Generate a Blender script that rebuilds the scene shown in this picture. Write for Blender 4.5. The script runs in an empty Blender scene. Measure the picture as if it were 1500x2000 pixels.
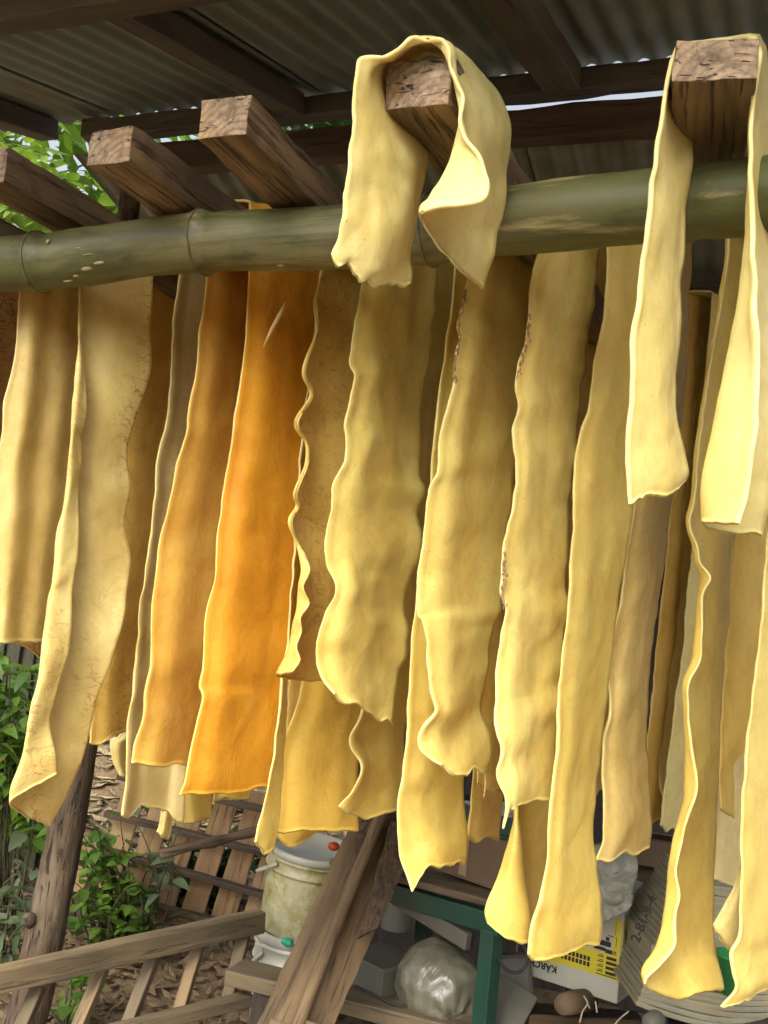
import bpy, bmesh, math, random
from mathutils import Vector, Matrix, noise
random.seed(7)
R = math.radians
SC = bpy.context.scene
COL = SC.collection

# ------------------------------------------------------------------ camera, sky, sun, exposure
F = 1900.0
PITCH, ROLL, CZ = R(6), R(6), 1.45
CAMPOS = Vector((0, 0, CZ))
CAMROT = (Matrix.Rotation(R(90) + PITCH, 3, 'X') @ Matrix.Rotation(ROLL, 3, 'Z'))
cam_d = bpy.data.cameras.new('camera')
cam = bpy.data.objects.new('camera', cam_d)
COL.objects.link(cam)
cam.matrix_world = Matrix.Translation(CAMPOS) @ CAMROT.to_4x4()
cam_d.sensor_fit = 'VERTICAL'
cam_d.sensor_height = 24.0
cam_d.lens = F / 2000.0 * 24.0
cam_d.clip_end = 500
cam_d.clip_start = 0.02
SC.camera = cam

SUN_EL, SUN_AZ = R(45), R(203)      # azimuth the light comes FROM, clockwise from +Y
w = bpy.data.worlds.new('World')
SC.world = w
w.use_nodes = True
nt = w.node_tree
nt.nodes.clear()
sky = nt.nodes.new('ShaderNodeTexSky')
sky.sky_type = 'NISHITA'
sky.sun_disc = False
sky.sun_elevation = SUN_EL
sky.sun_rotation = SUN_AZ
sky.air_density = 1.0
sky.dust_density = 6.0
sky.ozone_density = 0.3
bg = nt.nodes.new('ShaderNodeBackground')
bg.inputs[1].default_value = 0.15
wo = nt.nodes.new('ShaderNodeOutputWorld')
hs = nt.nodes.new('ShaderNodeHueSaturation')      # hazy, nearly white overcast sky
hs.inputs['Saturation'].default_value = 0.35
nt.links.new(sky.outputs[0], hs.inputs['Color'])
nt.links.new(hs.outputs[0], bg.inputs[0])
nt.links.new(bg.outputs[0], wo.inputs[0])

sd = bpy.data.lights.new('sun', 'SUN')
sd.energy = 1.25
sd.angle = R(32)
sd.color = (1.0, 0.93, 0.74)
sun = bpy.data.objects.new('sun', sd)
COL.objects.link(sun)
sdir = Vector((math.sin(SUN_AZ) * math.cos(SUN_EL), math.cos(SUN_AZ) * math.cos(SUN_EL), math.sin(SUN_EL)))
sun.rotation_euler = sdir.to_track_quat('Z', 'Y').to_euler()
sun.location = (-3, -6, 9)

SC.view_settings.view_transform = 'Standard'
SC.view_settings.look = 'None'
SC.view_settings.gamma = 1
SC.view_settings.exposure = 1.0
SC.view_settings.use_curve_mapping = False
SC.render.engine = 'CYCLES'
SC.cycles.max_bounces = 4
SC.cycles.use_adaptive_sampling = True
SC.cycles.adaptive_threshold = 0.03
SC.cycles.diffuse_bounces = 2
SC.cycles.transparent_max_bounces = 6

# ------------------------------------------------------------------ helpers
def ray(u, v):
    return CAMROT @ Vector(((u - 750) / F, -(v - 1000) / F, -1.0))

def at(u, v, Y):
    d = ray(u, v)
    return CAMPOS + d * (Y / d.y)

def zpl(u, v, z):
    d = ray(u, v)
    return CAMPOS + d * ((z - CZ) / d.z)

WM = {}
def link(name, data, parent=None, mw=None, mat=None, **props):
    o = bpy.data.objects.new(name, data)
    COL.objects.link(o)
    mw = mw or Matrix.Identity(4)
    WM[o.name] = mw
    if parent:
        o.parent = parent
        o.matrix_basis = WM[parent.name].inverted() @ mw
    else:
        o.matrix_basis = mw
    if mat and hasattr(data, 'materials') and not data.materials:
        data.materials.append(mat)
    for k, val in props.items():
        o[k] = val
    return o

def thing(name, label, cat, loc, group=None):
    o = link(name, None, None, Matrix.Translation(Vector(loc)))
    o['label'] = label
    o['category'] = cat
    if group:
        o['group'] = group
    return o

def tag(o, label, cat, group=None):
    o['label'] = label
    o['category'] = cat
    if group:
        o['group'] = group
    return o

def mesh(name, verts, faces, smooth=True):
    me = bpy.data.meshes.new(name)
    me.from_pydata([tuple(p) for p in verts], [], faces)
    if smooth:
        me.polygons.foreach_set('use_smooth', [True] * len(me.polygons))
    me.update()
    return me

def nz(p, s, seed=0.0):
    return noise.noise(Vector((p[0] * s + seed * 7.13, p[1] * s - seed * 3.71, p[2] * s + seed * 1.93)))

def cr(pts, n):
    """Catmull-Rom through pts (Vectors or floats), n samples, uniform in index"""
    m = len(pts)
    out = []
    for i in range(n):
        x = i / (n - 1) * (m - 1)
        k = min(int(x), m - 2)
        t = x - k
        p1, p2 = pts[k], pts[k + 1]
        p0 = pts[k - 1] if k > 0 else p1 + (p1 - p2)
        p3 = pts[k + 2] if k + 2 < m else p2 + (p2 - p1)
        out.append(0.5 * ((2 * p1) + (p2 - p0) * t + (2 * p0 - 5 * p1 + 4 * p2 - p3) * t * t
                          + (3 * p1 - p0 - 3 * p2 + p3) * t * t * t))
    return out

def resample(pts, n, smooth=True):
    d = cr(pts, max(len(pts) * 8, 2)) if (smooth and len(pts) > 2) else pts
    L = [0.0]
    for a, b in zip(d, d[1:]):
        L.append(L[-1] + (b - a).length)
    out, k = [], 0
    for i in range(n):
        x = L[-1] * i / (n - 1)
        while k < len(d) - 2 and L[k + 1] < x:
            k += 1
        t = (x - L[k]) / max(L[k + 1] - L[k], 1e-9)
        out.append(d[k].lerp(d[k + 1], min(max(t, 0), 1)))
    return out

def ctrl(pairs, s):
    """smooth 1-D control curve [(s, value)]"""
    if s <= pairs[0][0]:
        return pairs[0][1]
    for (a, va), (b, vb) in zip(pairs, pairs[1:]):
        if s <= b:
            t = (s - a) / (b - a)
            t = t * t * (3 - 2 * t)
            return va + (vb - va) * t
    return pairs[-1][1]

def lin(pairs, s):
    if s <= pairs[0][0]:
        return pairs[0][1]
    for (a, va), (b, vb) in zip(pairs, pairs[1:]):
        if s <= b:
            return va + (vb - va) * (s - a) / (b - a)
    return pairs[-1][1]

def frame_mw(p, q, up=Vector((0, 0, 1)), mid=True):
    x = (q - p).normalized()
    y = up.cross(x)
    if y.length < 1e-4:
        y = Vector((0, 1, 0)).cross(x)
    y.normalize()
    z = x.cross(y)
    m = Matrix((x, y, z)).transposed().to_4x4()
    m.translation = (p + q) / 2 if mid else p
    return m

def box_mesh(lx, ly, lz, seg=0.06, rough=0.0, bev=0.004, seed=0, name='box', yz=1):
    nx = max(1, int(lx / seg))
    nyy = yz
    bm = bmesh.new()
    bmesh.ops.create_cube(bm, size=1)
    bmesh.ops.scale(bm, vec=(lx, ly, lz), verts=bm.verts)
    if bev:
        bmesh.ops.bevel(bm, geom=bm.edges[:], offset=min(bev, ly * .3, lz * .3), segments=2, profile=0.5, affect='EDGES')
    if nx > 1:
        for i in range(1, nx):
            g = bm.verts[:] + bm.edges[:] + bm.faces[:]
            bmesh.ops.bisect_plane(bm, geom=g, plane_co=(-lx / 2 + lx * i / nx, 0, 0), plane_no=(1, 0, 0))
    for k in range(1, nyy):
        g = bm.verts[:] + bm.edges[:] + bm.faces[:]
        bmesh.ops.bisect_plane(bm, geom=g, plane_co=(0, -ly / 2 + ly * k / nyy, 0), plane_no=(0, 1, 0))
        g = bm.verts[:] + bm.edges[:] + bm.faces[:]
        bmesh.ops.bisect_plane(bm, geom=g, plane_co=(0, 0, -lz / 2 + lz * k / nyy), plane_no=(0, 0, 1))
    if rough:
        for vv in bm.verts:
            c = vv.co.copy()
            d = Vector((nz(c, 9, seed + 5) * .8, nz(c, 5, seed) , nz(c, 5, seed + 9))) * rough
            d += Vector((nz(c, 30, seed + 2), nz(c, 30, seed + 3), nz(c, 30, seed + 4))) * rough * 0.5
            vv.co = c + d
    me = bpy.data.meshes.new(name)
    bm.to_mesh(me)
    bm.free()
    return me

def bar(name, p, q, w, h, mat, parent=None, up=Vector((0, 0, 1)), rough=0.0, bev=0.004, seed=0, seg=0.08, yz=1, **props):
    me = box_mesh((q - p).length, w, h, seg, rough, bev, seed, name, yz)
    if rough:
        me.polygons.foreach_set('use_smooth', [False] * len(me.polygons))
    return link(name, me, parent, frame_mw(p, q, up), mat, **props)

def tube_mesh(path, radii, n=12, name='tube', cap=True, jit=0.0, seed=0):
    vs, fs = [], []
    m = len(path)
    prev = None
    for i, p in enumerate(path):
        t = (path[min(i + 1, m - 1)] - path[max(i - 1, 0)]).normalized()
        if prev is None:
            a = t.orthogonal().normalized()
        else:
            a = (prev - t * prev.dot(t)).normalized()
        prev = a
        b = t.cross(a)
        r = radii[i] if isinstance(radii, (list, tuple)) else radii
        for k in range(n):
            ang = 2 * math.pi * k / n
            dirv = a * math.cos(ang) + b * math.sin(ang)
            rr = r
            if jit:
                rr *= 1 + jit * nz(p + dirv * r, 22, seed) + jit * .6 * nz(p + dirv * r, 60, seed + 3)
            vs.append(p + dirv * rr)
    for i in range(m - 1):
        for k in range(n):
            k2 = (k + 1) % n
            fs.append((i * n + k, i * n + k2, (i + 1) * n + k2, (i + 1) * n + k))
    if cap:
        fs.append(tuple(range(n - 1, -1, -1)))
        fs.append(tuple((m - 1) * n + k for k in range(n)))
    return mesh(name, vs, fs)

def lathe_mesh(prof, n=40, name='lathe'):
    vs, fs = [], []
    for r, z in prof:
        for k in range(n):
            a = 2 * math.pi * k / n
            vs.append((r * math.cos(a), r * math.sin(a), z))
    m = len(prof)
    for i in range(m - 1):
        for k in range(n):
            k2 = (k + 1) % n
            fs.append((i * n + k, i * n + k2, (i + 1) * n + k2, (i + 1) * n + k))
    fs.append(tuple(range(n - 1, -1, -1)))
    fs.append(tuple((m - 1) * n + k for k in range(n)))
    return mesh(name, vs, fs)

# ------------------------------------------------------------------ materials
def newmat(name):
    m = bpy.data.materials.new(name)
    m.use_nodes = True
    n = m.node_tree
    return m, n, n.nodes['Principled BSDF']

def N(n, t, **kw):
    x = n.nodes.new(t)
    for k, v in kw.items():
        setattr(x, k, v)
    return x

def noise_fac(n, scale, detail=4, stretch=(1, 1, 1), lo=0.3, hi=0.7, coord='Object', rnd=True, dist=0.0):
    tc = N(n, 'ShaderNodeTexCoord')
    mp = N(n, 'ShaderNodeMapping')
    mp.inputs['Scale'].default_value = stretch
    n.links.new(tc.outputs[coord], mp.inputs[0])
    if rnd:
        oi = N(n, 'ShaderNodeObjectInfo')
        ml = N(n, 'ShaderNodeMath', operation='MULTIPLY')
        ml.inputs[1].default_value = 37.0
        n.links.new(oi.outputs['Random'], ml.inputs[0])
        n.links.new(ml.outputs[0], mp.inputs['Location'])
    tx = N(n, 'ShaderNodeTexNoise')
    tx.inputs['Scale'].default_value = scale
    tx.inputs['Detail'].default_value = detail
    tx.inputs['Roughness'].default_value = 0.62
    tx.inputs['Distortion'].default_value = dist
    n.links.new(mp.outputs[0], tx.inputs[0])
    mr = N(n, 'ShaderNodeMapRange')
    mr.inputs[1].default_value = lo
    mr.inputs[2].default_value = hi
    n.links.new(tx.outputs[0], mr.inputs[0])
    return mr.outputs[0], tx.outputs[0]

def mix(n, fac, a, b):
    m = N(n, 'ShaderNodeMix', data_type='RGBA')
    n.links.new(fac, m.inputs[0]) if hasattr(fac, 'is_linked') else setattr(m.inputs[0], 'default_value', fac)
    for i, c in ((6, a), (7, b)):
        if hasattr(c, 'is_linked'):
            n.links.new(c, m.inputs[i])
        else:
            m.inputs[i].default_value = (*c, 1)
    return m.outputs[2]

def bump(n, bsdf, h, strength=0.3, dist=0.002, prev=None):
    b = N(n, 'ShaderNodeBump')
    b.inputs['Strength'].default_value = strength
    b.inputs['Distance'].default_value = dist
    n.links.new(h, b.inputs['Height'])
    if prev is not None:
        n.links.new(prev, b.inputs['Normal'])
    n.links.new(b.outputs[0], bsdf.inputs['Normal'])
    return b.outputs[0]

def simple(name, c, rough=0.6, metal=0.0, c2=None, scale=12, stretch=(1, 1, 1), bstr=0.25, bdist=0.002, lo=.3, hi=.7, c3=None):
    m, n, b = newmat(name)
    f, raw = noise_fac(n, scale, 5, stretch, lo, hi)
    colr = mix(n, f, c, c2 or tuple(x * .7 for x in c))
    if c3:
        f3, _ = noise_fac(n, scale * .31, 3, stretch, .5, .66)
        colr = mix(n, f3, colr, c3)
    n.links.new(colr, b.inputs['Base Color'])
    b.inputs['Roughness'].default_value = rough
    b.inputs['Metallic'].default_value = metal
    f2, raw2 = noise_fac(n, scale * 3.1, 4, stretch)
    bump(n, b, raw2, bstr, bdist)
    return m

def wood(name, c, c2, c3=None, scale=14, rough=0.75, bstr=0.6, bdist=0.004, stretch=(0.12, 1, 1), crack=.85):
    m, n, b = newmat(name)
    f, raw = noise_fac(n, scale, 6, stretch, .34, .66, dist=.4)
    col = mix(n, f, c, c2)
    if c3:
        f3, _ = noise_fac(n, scale * .35, 4, stretch, .5, .64)
        col = mix(n, f3, col, c3)
    f4, r4 = noise_fac(n, scale * 2.6, 5, (stretch[0] * .55, 1, 1), .56, .68, dist=.6)
    mu = N(n, 'ShaderNodeMath', operation='MULTIPLY')
    mu.inputs[1].default_value = crack
    n.links.new(f4, mu.inputs[0])
    col = mix(n, mu.outputs[0], col, tuple(x * .42 for x in c2))
    f5, r5 = noise_fac(n, 4, 5, (1, 1, 1), .48, .72)
    mu5 = N(n, 'ShaderNodeMath', operation='MULTIPLY')
    mu5.inputs[1].default_value = .5
    n.links.new(f5, mu5.inputs[0])
    col = mix(n, mu5.outputs[0], col, tuple((x + y) * .3 for x, y in zip(c, c2)))
    n.links.new(col, b.inputs['Base Color'])
    b.inputs['Roughness'].default_value = rough
    sb = N(n, 'ShaderNodeMath', operation='SUBTRACT')
    n.links.new(raw, sb.inputs[0])
    n.links.new(mu.outputs[0], sb.inputs[1])
    bump(n, b, sb.outputs[0], bstr, bdist)
    return m

M = {}
M['beam'] = wood('sawn_timber', (.24, .165, .092), (.085, .057, .034), (.33, .22, .12), 34, .8, .9, .008, (0.09, 1, 1))
M['beam_red'] = wood('red_timber', (.15, .095, .065), (.075, .048, .036), None, 20)
M['endgrain'] = simple('weathered_end_grain', (.42, .31, .20), .85, 0, (.15, .105, .07), 42, (1, 1, 1), 1.0, .012, .40, .64, (.48, .30, .14))
def ring_endgrain():
    m, n, b = newmat('ringed_end_grain')
    f, raw = noise_fac(n, 42, 6, (1, 1, 1), .40, .66)
    c = mix(n, f, (.42, .31, .20), (.16, .11, .072))
    f3, _ = noise_fac(n, 11, 4, (1, 1, 1), .5, .66)
    c = mix(n, f3, c, (.46, .29, .14))
    tc = N(n, 'ShaderNodeTexCoord')
    mp = N(n, 'ShaderNodeMapping')
    mp.inputs['Location'].default_value = (0, .03, .05)
    n.links.new(tc.outputs['Object'], mp.inputs[0])
    wv = N(n, 'ShaderNodeTexWave', wave_type='RINGS', rings_direction='X')
    wv.inputs['Scale'].default_value = 26
    wv.inputs['Distortion'].default_value = 1.4
    wv.inputs['Detail'].default_value = 3
    wv.inputs['Detail Scale'].default_value = 1.6
    n.links.new(mp.outputs[0], wv.inputs[0])
    mr = N(n, 'ShaderNodeMapRange')
    mr.inputs[1].default_value = .45
    mr.inputs[2].default_value = .95
    mr.inputs[4].default_value = .38
    n.links.new(wv.outputs[1], mr.inputs[0])
    c = mix(n, mr.outputs[0], c, (.12, .08, .05))
    f4, r4 = noise_fac(n, 26, 6, (1, 1, 3.5), .60, .66, dist=1.2)
    c = mix(n, f4, c, (.05, .035, .025))
    n.links.new(c, b.inputs['Base Color'])
    b.inputs['Roughness'].default_value = .9
    ad = N(n, 'ShaderNodeMath', operation='SUBTRACT')
    n.links.new(raw, ad.inputs[0])
    n.links.new(f4, ad.inputs[1])
    bump(n, b, ad.outputs[0], 1.0, .010)
    return m
M['endgrain'] = ring_endgrain()
M['roofwood'] = wood('roof_timber', (.15, .128, .105), (.095, .08, .066), None, 16)
M['oldwood'] = wood('grey_weathered_wood', (.185, .14, .08), (.09, .068, .04), (.26, .18, .09), 22)
M['pallet'] = wood('pallet_wood', (.36, .22, .10), (.22, .13, .06), (.42, .28, .14), 16)
M['pallet_dark'] = wood('pallet_rail_wood', (.11, .07, .045), (.06, .04, .028), None, 20)
M['bark'] = wood('trunk_bark', (.125, .085, .048), (.055, .037, .024), (.17, .135, .09), 26, .9, 1.0, .012, (.25, 1, 1))
M['leanwood'] = wood('leaning_board_wood', (.21, .14, .07), (.085, .055, .03), None, 18)
M['leandark'] = wood('dark_bark_strip', (.045, .032, .024), (.16, .10, .06), None, 60, .9, 1.0, .006, (.5, 1, 1))
M['fencewood'] = wood('fence_wood', (.075, .064, .042), (.035, .03, .02), (.055, .065, .035), 16)
M['tin'] = simple('corrugated_tin', (.26, .305, .285), .5, .2, (.19, .225, .21), 5, (1, 1, 1), .15, .001, .3, .7, (.20, .19, .15))
M['tin_back'] = simple('old_corrugated_tin', (.27, .29, .25), .5, .2, (.13, .15, .13), 6, (1, 1, 1), .15, .001)
M['green'] = simple('green_paint', (.012, .066, .045), .45, 0, (.008, .045, .032), 9, (1, 1, 1), .3, .001, .3, .7, (.035, .06, .04))
M['greenplastic'] = simple('green_plastic', (.03, .22, .06), .4, 0, (.02, .17, .05), 5)
M['cardboard'] = simple('brown_cardboard', (.17, .115, .065), .85, 0, (.12, .082, .046), 6)
M['grey'] = simple('grey_plastic', (.13, .13, .10), .55, 0, (.09, .09, .07), 5)
M['white'] = simple('white_card', (.50, .50, .42), .6, 0, (.38, .38, .31), 4, bstr=.05)
M['yellow'] = simple('yellow_print', (.62, .52, .03), .55, 0, (.52, .44, .03), 4, bstr=.05)
M['black'] = simple('black_ink', (.02, .02, .02), .6, 0, (.015, .015, .015), 4, bstr=.02)
M['cable'] = simple('black_rubber', (.015, .015, .015), .5)
M['paper'] = simple('grey_board_paper', (.29, .275, .19), .8, 0, (.20, .19, .13), 14, (1, 1, 3), .3, .002, .3, .7, (.30, .25, .15))
M['dark'] = wood('dark_board', (.06, .045, .035), (.03, .024, .02), None, 14)
M['red'] = simple('red_plastic', (.6, .06, .02), .35)
M['teal'] = simple('teal_plastic', (.04, .42, .26), .3)
M['fibre'] = simple('pale_splinter', (.62, .45, .2), .6)
M['bud'] = simple('red_bud', (.55, .08, .03), .5)
M['root'] = simple('dry_root', (.42, .36, .26), .8)
M['twine'] = simple('dry_twine', (.4, .3, .15), .8)

def bucket_mat():
    m, n, b = newmat('stained_white_plastic')
    f, raw = noise_fac(n, 9, 6, (1, 1, .6), .42, .66, dist=.6)
    f2, _ = noise_fac(n, 40, 5, (1, 1, 1), .45, .7)
    c = mix(n, f, (.52, .50, .30), (.33, .28, .07))
    c = mix(n, f2, c, (.62, .60, .42))
    n.links.new(c, b.inputs['Base Color'])
    b.inputs['Roughness'].default_value = .38
    bump(n, b, raw, .15, .002)
    return m
M['bucket'] = bucket_mat()
M['bucketclean'] = simple('white_bucket_plastic', (.60, .60, .52), .35, 0, (.5, .49, .4), 7, bstr=.1)

def leaf_mat(name, c, c2, tr=.45):
    m, n, b = newmat(name)
    oi = N(n, 'ShaderNodeObjectInfo')
    f, _ = noise_fac(n, 30, 2)
    col0 = mix(n, oi.outputs['Random'], c, c2)
    n.links.new(col0, b.inputs['Base Color'])
    b.inputs['Roughness'].default_value = .42
    t = N(n, 'ShaderNodeBsdfTranslucent')
    lc = mix(n, 0.5, col0, (c[0] * 2.2, c[1] * 1.9, c[2] * .8))
    n.links.new(lc, t.inputs[0])
    ms = N(n, 'ShaderNodeMixShader')
    ms.inputs[0].default_value = tr
    n.links.new(b.outputs[0], ms.inputs[1])
    n.links.new(t.outputs[0], ms.inputs[2])
    n.links.new(ms.outputs[0], n.nodes['Material Output'].inputs[0])
    return m
M['leaf'] = leaf_mat('glossy_leaf', (.085, .18, .03), (.19, .32, .05))
M['leaf_bright'] = leaf_mat('bright_vine_leaf', (.11, .22, .028), (.24, .36, .05), .4)
M['leaf_gap_dark'] = leaf_mat('gap_darkening_leaf', (.03, .055, .018), (.05, .085, .025), .2)  # leaf colour kept near black so the pallet gaps look dark
M['leaf_dull'] = leaf_mat('grey_green_leaf', (.10, .15, .075), (.16, .20, .11), .3)
M['stem'] = simple('plant_stem', (.06, .055, .022), .8)
M['litter'] = simple('dry_leaves', (.22, .15, .085), .85, 0, (.10, .064, .036), 90, bstr=.1)

def bamboo_mat():
    m, n, b = newmat('green_bamboo')
    f, raw = noise_fac(n, 5, 6, (.35, 1, 1), .35, .68)
    c = mix(n, f, (.075, .095, .028), (.135, .125, .05))
    f2, r2 = noise_fac(n, 3.2, 7, (.45, 1, 1), .54, .66, dist=.4)
    c = mix(n, f2, c, (.21, .20, .095))
    f4, r4 = noise_fac(n, 16, 6, (.12, 1, 1), .60, .68)
    c = mix(n, f4, c, (.38, .33, .15))
    f3, r3 = noise_fac(n, 26, 6, (.3, 1, 1), .58, .75)
    c = mix(n, f3, c, (.035, .032, .018))
    f6, r6 = noise_fac(n, 52, 5, (.035, 1, 1), .46, .62)
    mu = N(n, 'ShaderNodeMath', operation='MULTIPLY')
    mu.inputs[1].default_value = .55
    n.links.new(f6, mu.inputs[0])
    c = mix(n, mu.outputs[0], c, (.055, .05, .022))
    f7, r7 = noise_fac(n, 7, 6, (.7, 1, 1), .52, .7, dist=.8)
    mu7 = N(n, 'ShaderNodeMath', operation='MULTIPLY')
    mu7.inputs[1].default_value = .7
    n.links.new(f7, mu7.inputs[0])
    c = mix(n, mu7.outputs[0], c, (.075, .125, .02))
    n.links.new(c, b.inputs['Base Color'])
    b.inputs['Roughness'].default_value = .48
    p = bump(n, b, r6, .35, .001)
    bump(n, b, r3, .3, .002, p)
    return m
M['bamboo'] = bamboo_mat()
M['node'] = simple('bamboo_node', (.20, .17, .08), .7, 0, (.06, .055, .03), 40)
M['scar'] = simple('bamboo_scar', (.42, .36, .17), .8, 0, (.3, .25, .12), 40)

def hide_mat(name, c, c2, vein=0.0, stain=None, sss=.7, spots=.5, rough=.5):
    """raw hide: creamy, slightly translucent, mottled, with fine dark specks and optional vein marks"""
    m, n, b = newmat(name)
    if 'orange' not in name:
        c, c2 = [(x[0], x[1] * .98, x[2] * .95) for x in (c, c2)]
    f, raw = noise_fac(n, 6, 4, (1, 1, .55), .33, .68, dist=.3)
    colr = mix(n, f, c, c2)
    def layer(fac, k, cc):
        mu_ = N(n, 'ShaderNodeMath', operation='MULTIPLY')
        mu_.inputs[1].default_value = k
        n.links.new(fac, mu_.inputs[0])
        return mix(n, mu_.outputs[0], colr, cc)
    fb, rb2 = noise_fac(n, 13, 5, (1, 1, .8), .48, .76, dist=.5)
    colr = layer(fb, .62, tuple(x * k for x, k in zip(c2, (.80, .68, .50))))
    fc, rb = noise_fac(n, 75, 4, (1, 1, 1), .47, .72)
    colr = layer(fc, .26, tuple(x * k for x, k in zip(c2, (.84, .74, .58))))
    fd, _ = noise_fac(n, 9, 5, (1.3, 1.3, .8), .58, .72, dist=.5)
    colr = layer(fd, .5, tuple(min(.88, x * 1.06 + .04) for x in c))
    # fine specks
    tc = N(n, 'ShaderNodeTexCoord')
    vo = N(n, 'ShaderNodeTexVoronoi')
    vo.inputs['Scale'].default_value = 46
    n.links.new(tc.outputs['Object'], vo.inputs[0])
    sp = N(n, 'ShaderNodeMapRange')
    sp.inputs[1].default_value = .035
    sp.inputs[2].default_value = .075
    sp.inputs[3].default_value = spots
    sp.inputs[4].default_value = 0
    n.links.new(vo.outputs['Distance'], sp.inputs[0])
    colr = mix(n, sp.outputs[0], colr, (.10, .05, .02))
    if vein:
        # clustered scratchy vein marks
        tw = N(n, 'ShaderNodeTexNoise')
        tw.inputs['Scale'].default_value = 15
        tw.inputs['Detail'].default_value = 6
        tw.inputs['Distortion'].default_value = 1.6
        mp = N(n, 'ShaderNodeMapping')
        mp.inputs['Scale'].default_value = (1, 1, 1.5)
        mp.inputs['Rotation'].default_value = (0, .7, 0)
        n.links.new(tc.outputs['Object'], mp.inputs[0])
        n.links.new(mp.outputs[0], tw.inputs[0])
        ab = N(n, 'ShaderNodeMath', operation='SUBTRACT')
        ab.inputs[1].default_value = .5
        n.links.new(tw.outputs[0], ab.inputs[0])
        ab2 = N(n, 'ShaderNodeMath', operation='ABSOLUTE')
        n.links.new(ab.outputs[0], ab2.inputs[0])
        ln = N(n, 'ShaderNodeMapRange')
        ln.inputs[1].default_value = .006
        ln.inputs[2].default_value = .022
        ln.inputs[3].default_value = 1
        ln.inputs[4].default_value = 0
        n.links.new(ab2.outputs[0], ln.inputs[0])
        cl, _ = noise_fac(n, 4.5, 4, (1.4, 1.4, .5), .43, .60)
        mu = N(n, 'ShaderNodeMath', operation='MULTIPLY')
        n.links.new(ln.outputs[0], mu.inputs[0])
        n.links.new(cl, mu.inputs[1])
        mu2 = N(n, 'ShaderNodeMath', operation='MULTIPLY')
        mu2.inputs[1].default_value = vein
        n.links.new(mu.outputs[0], mu2.inputs[0])
        colr = mix(n, mu2.outputs[0], colr, stain or (.30, .12, .04))
    n.links.new(colr, b.inputs['Base Color'])
    b.inputs['Roughness'].default_value = rough
    b.inputs['Specular IOR Level'].default_value = .35
    b.inputs['Subsurface Weight'].default_value = sss
    b.inputs['Subsurface Radius'].default_value = (1.0, .72, .3)
    b.inputs['Subsurface Scale'].default_value = .008
    p = bump(n, b, rb, .22, .0015)
    bump(n, b, rb2, .45, .007, p)
    return m

H = {}
H['cream'] = hide_mat('cream_hide', (.83, .71, .25), (.76, .59, .165))
H['pale'] = hide_mat('pale_cream_hide', (.74, .665, .31), (.68, .58, .215))
H['yellow'] = hide_mat('yellow_hide', (.80, .66, .20), (.70, .53, .13))
H['gold'] = hide_mat('golden_hide', (.77, .57, .13), (.66, .44, .08))
H['orange'] = hide_mat('orange_hide', (.82, .43, .04), (.70, .32, .022), spots=.25)
H['amber'] = hide_mat('amber_brown_hide', (.84, .56, .13), (.74, .43, .075), spots=.3)
H['veined'] = hide_mat('veined_cream_hide', (.80, .70, .31), (.68, .55, .20), .85, (.40, .16, .06))
H['darkvein'] = hide_mat('dark_veined_hide', (.40, .24, .085), (.30, .165, .055), .8, (.09, .04, .02))
H['ochre'] = hide_mat('ochre_hide', (.80, .60, .17), (.68, .46, .11), .4, (.26, .12, .035))
H['tan'] = hide_mat('grey_tan_hide', (.72, .58, .24), (.60, .46, .16), .15)
H['grey'] = hide_mat('grey_beige_hide', (.70, .61, .31), (.60, .50, .22))
H['brown'] = hide_mat('dim_brown_hide', (.74, .53, .15), (.62, .41, .09))

H['rim'] = hide_mat('pale_cut_edge', (.84, .76, .38), (.78, .67, .28), spots=0)
H['rim_warm'] = hide_mat('warm_cut_edge', (.84, .66, .27), (.78, .58, .19), spots=0)

# ------------------------------------------------------------------ ground and terrain
def ground():
    nx, ny = 70, 80
    vs, fs = [], []
    for j in range(ny):
        y = -30 + 3 * j if j < 10 else (-0.0 + (j - 10) * .18 if j < 66 else 10.08 + (j - 66) ** 2 * .5)
        for i in range(nx):
            a = (i / (nx - 1) - .5) * 2
            x = 5 * a + 55 * a ** 5
            h = .02 * nz((x, y, 0), 1.7) + .012 * nz((x, y, 0), 5)
            if y > 5.5:
                t = min((y - 5.5) / 8, 1)
                left = min(max((1.5 - x) / 3, 0), 1)
                h += (t * t * (3 - 2 * t)) * 4.5 * left
            vs.append((x, y, h))
    for j in range(ny - 1):
        for i in range(nx - 1):
            k = j * nx + i
            fs.append((k, k + 1, k + nx + 1, k + nx))
    m, n, b = newmat('earth')
    f, raw = noise_fac(n, 3, 7, (1, 1, 1), .35, .65, rnd=False)
    c = mix(n, f, (.15, .098, .052), (.21, .145, .078))
    f2, r2 = noise_fac(n, 30, 6, (1, 1, 1), .5, .7, rnd=False)
    c = mix(n, f2, c, (.09, .055, .035))
    n.links.new(c, b.inputs['Base Color'])
    b.inputs['Roughness'].default_value = .95
    bump(n, b, r2, .6, .02)
    o = link('ground', mesh('ground', vs, fs), None, None, m)
    o['kind'] = 'structure'
ground()

def gz(x, y):
    h = .02 * nz((x, y, 0), 1.7) + .012 * nz((x, y, 0), 5)
    if y > 5.5:
        t = min((y - 5.5) / 8, 1)
        h += (t * t * (3 - 2 * t)) * 4.5 * min(max((1.5 - x) / 3, 0), 1)
    return h

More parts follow.
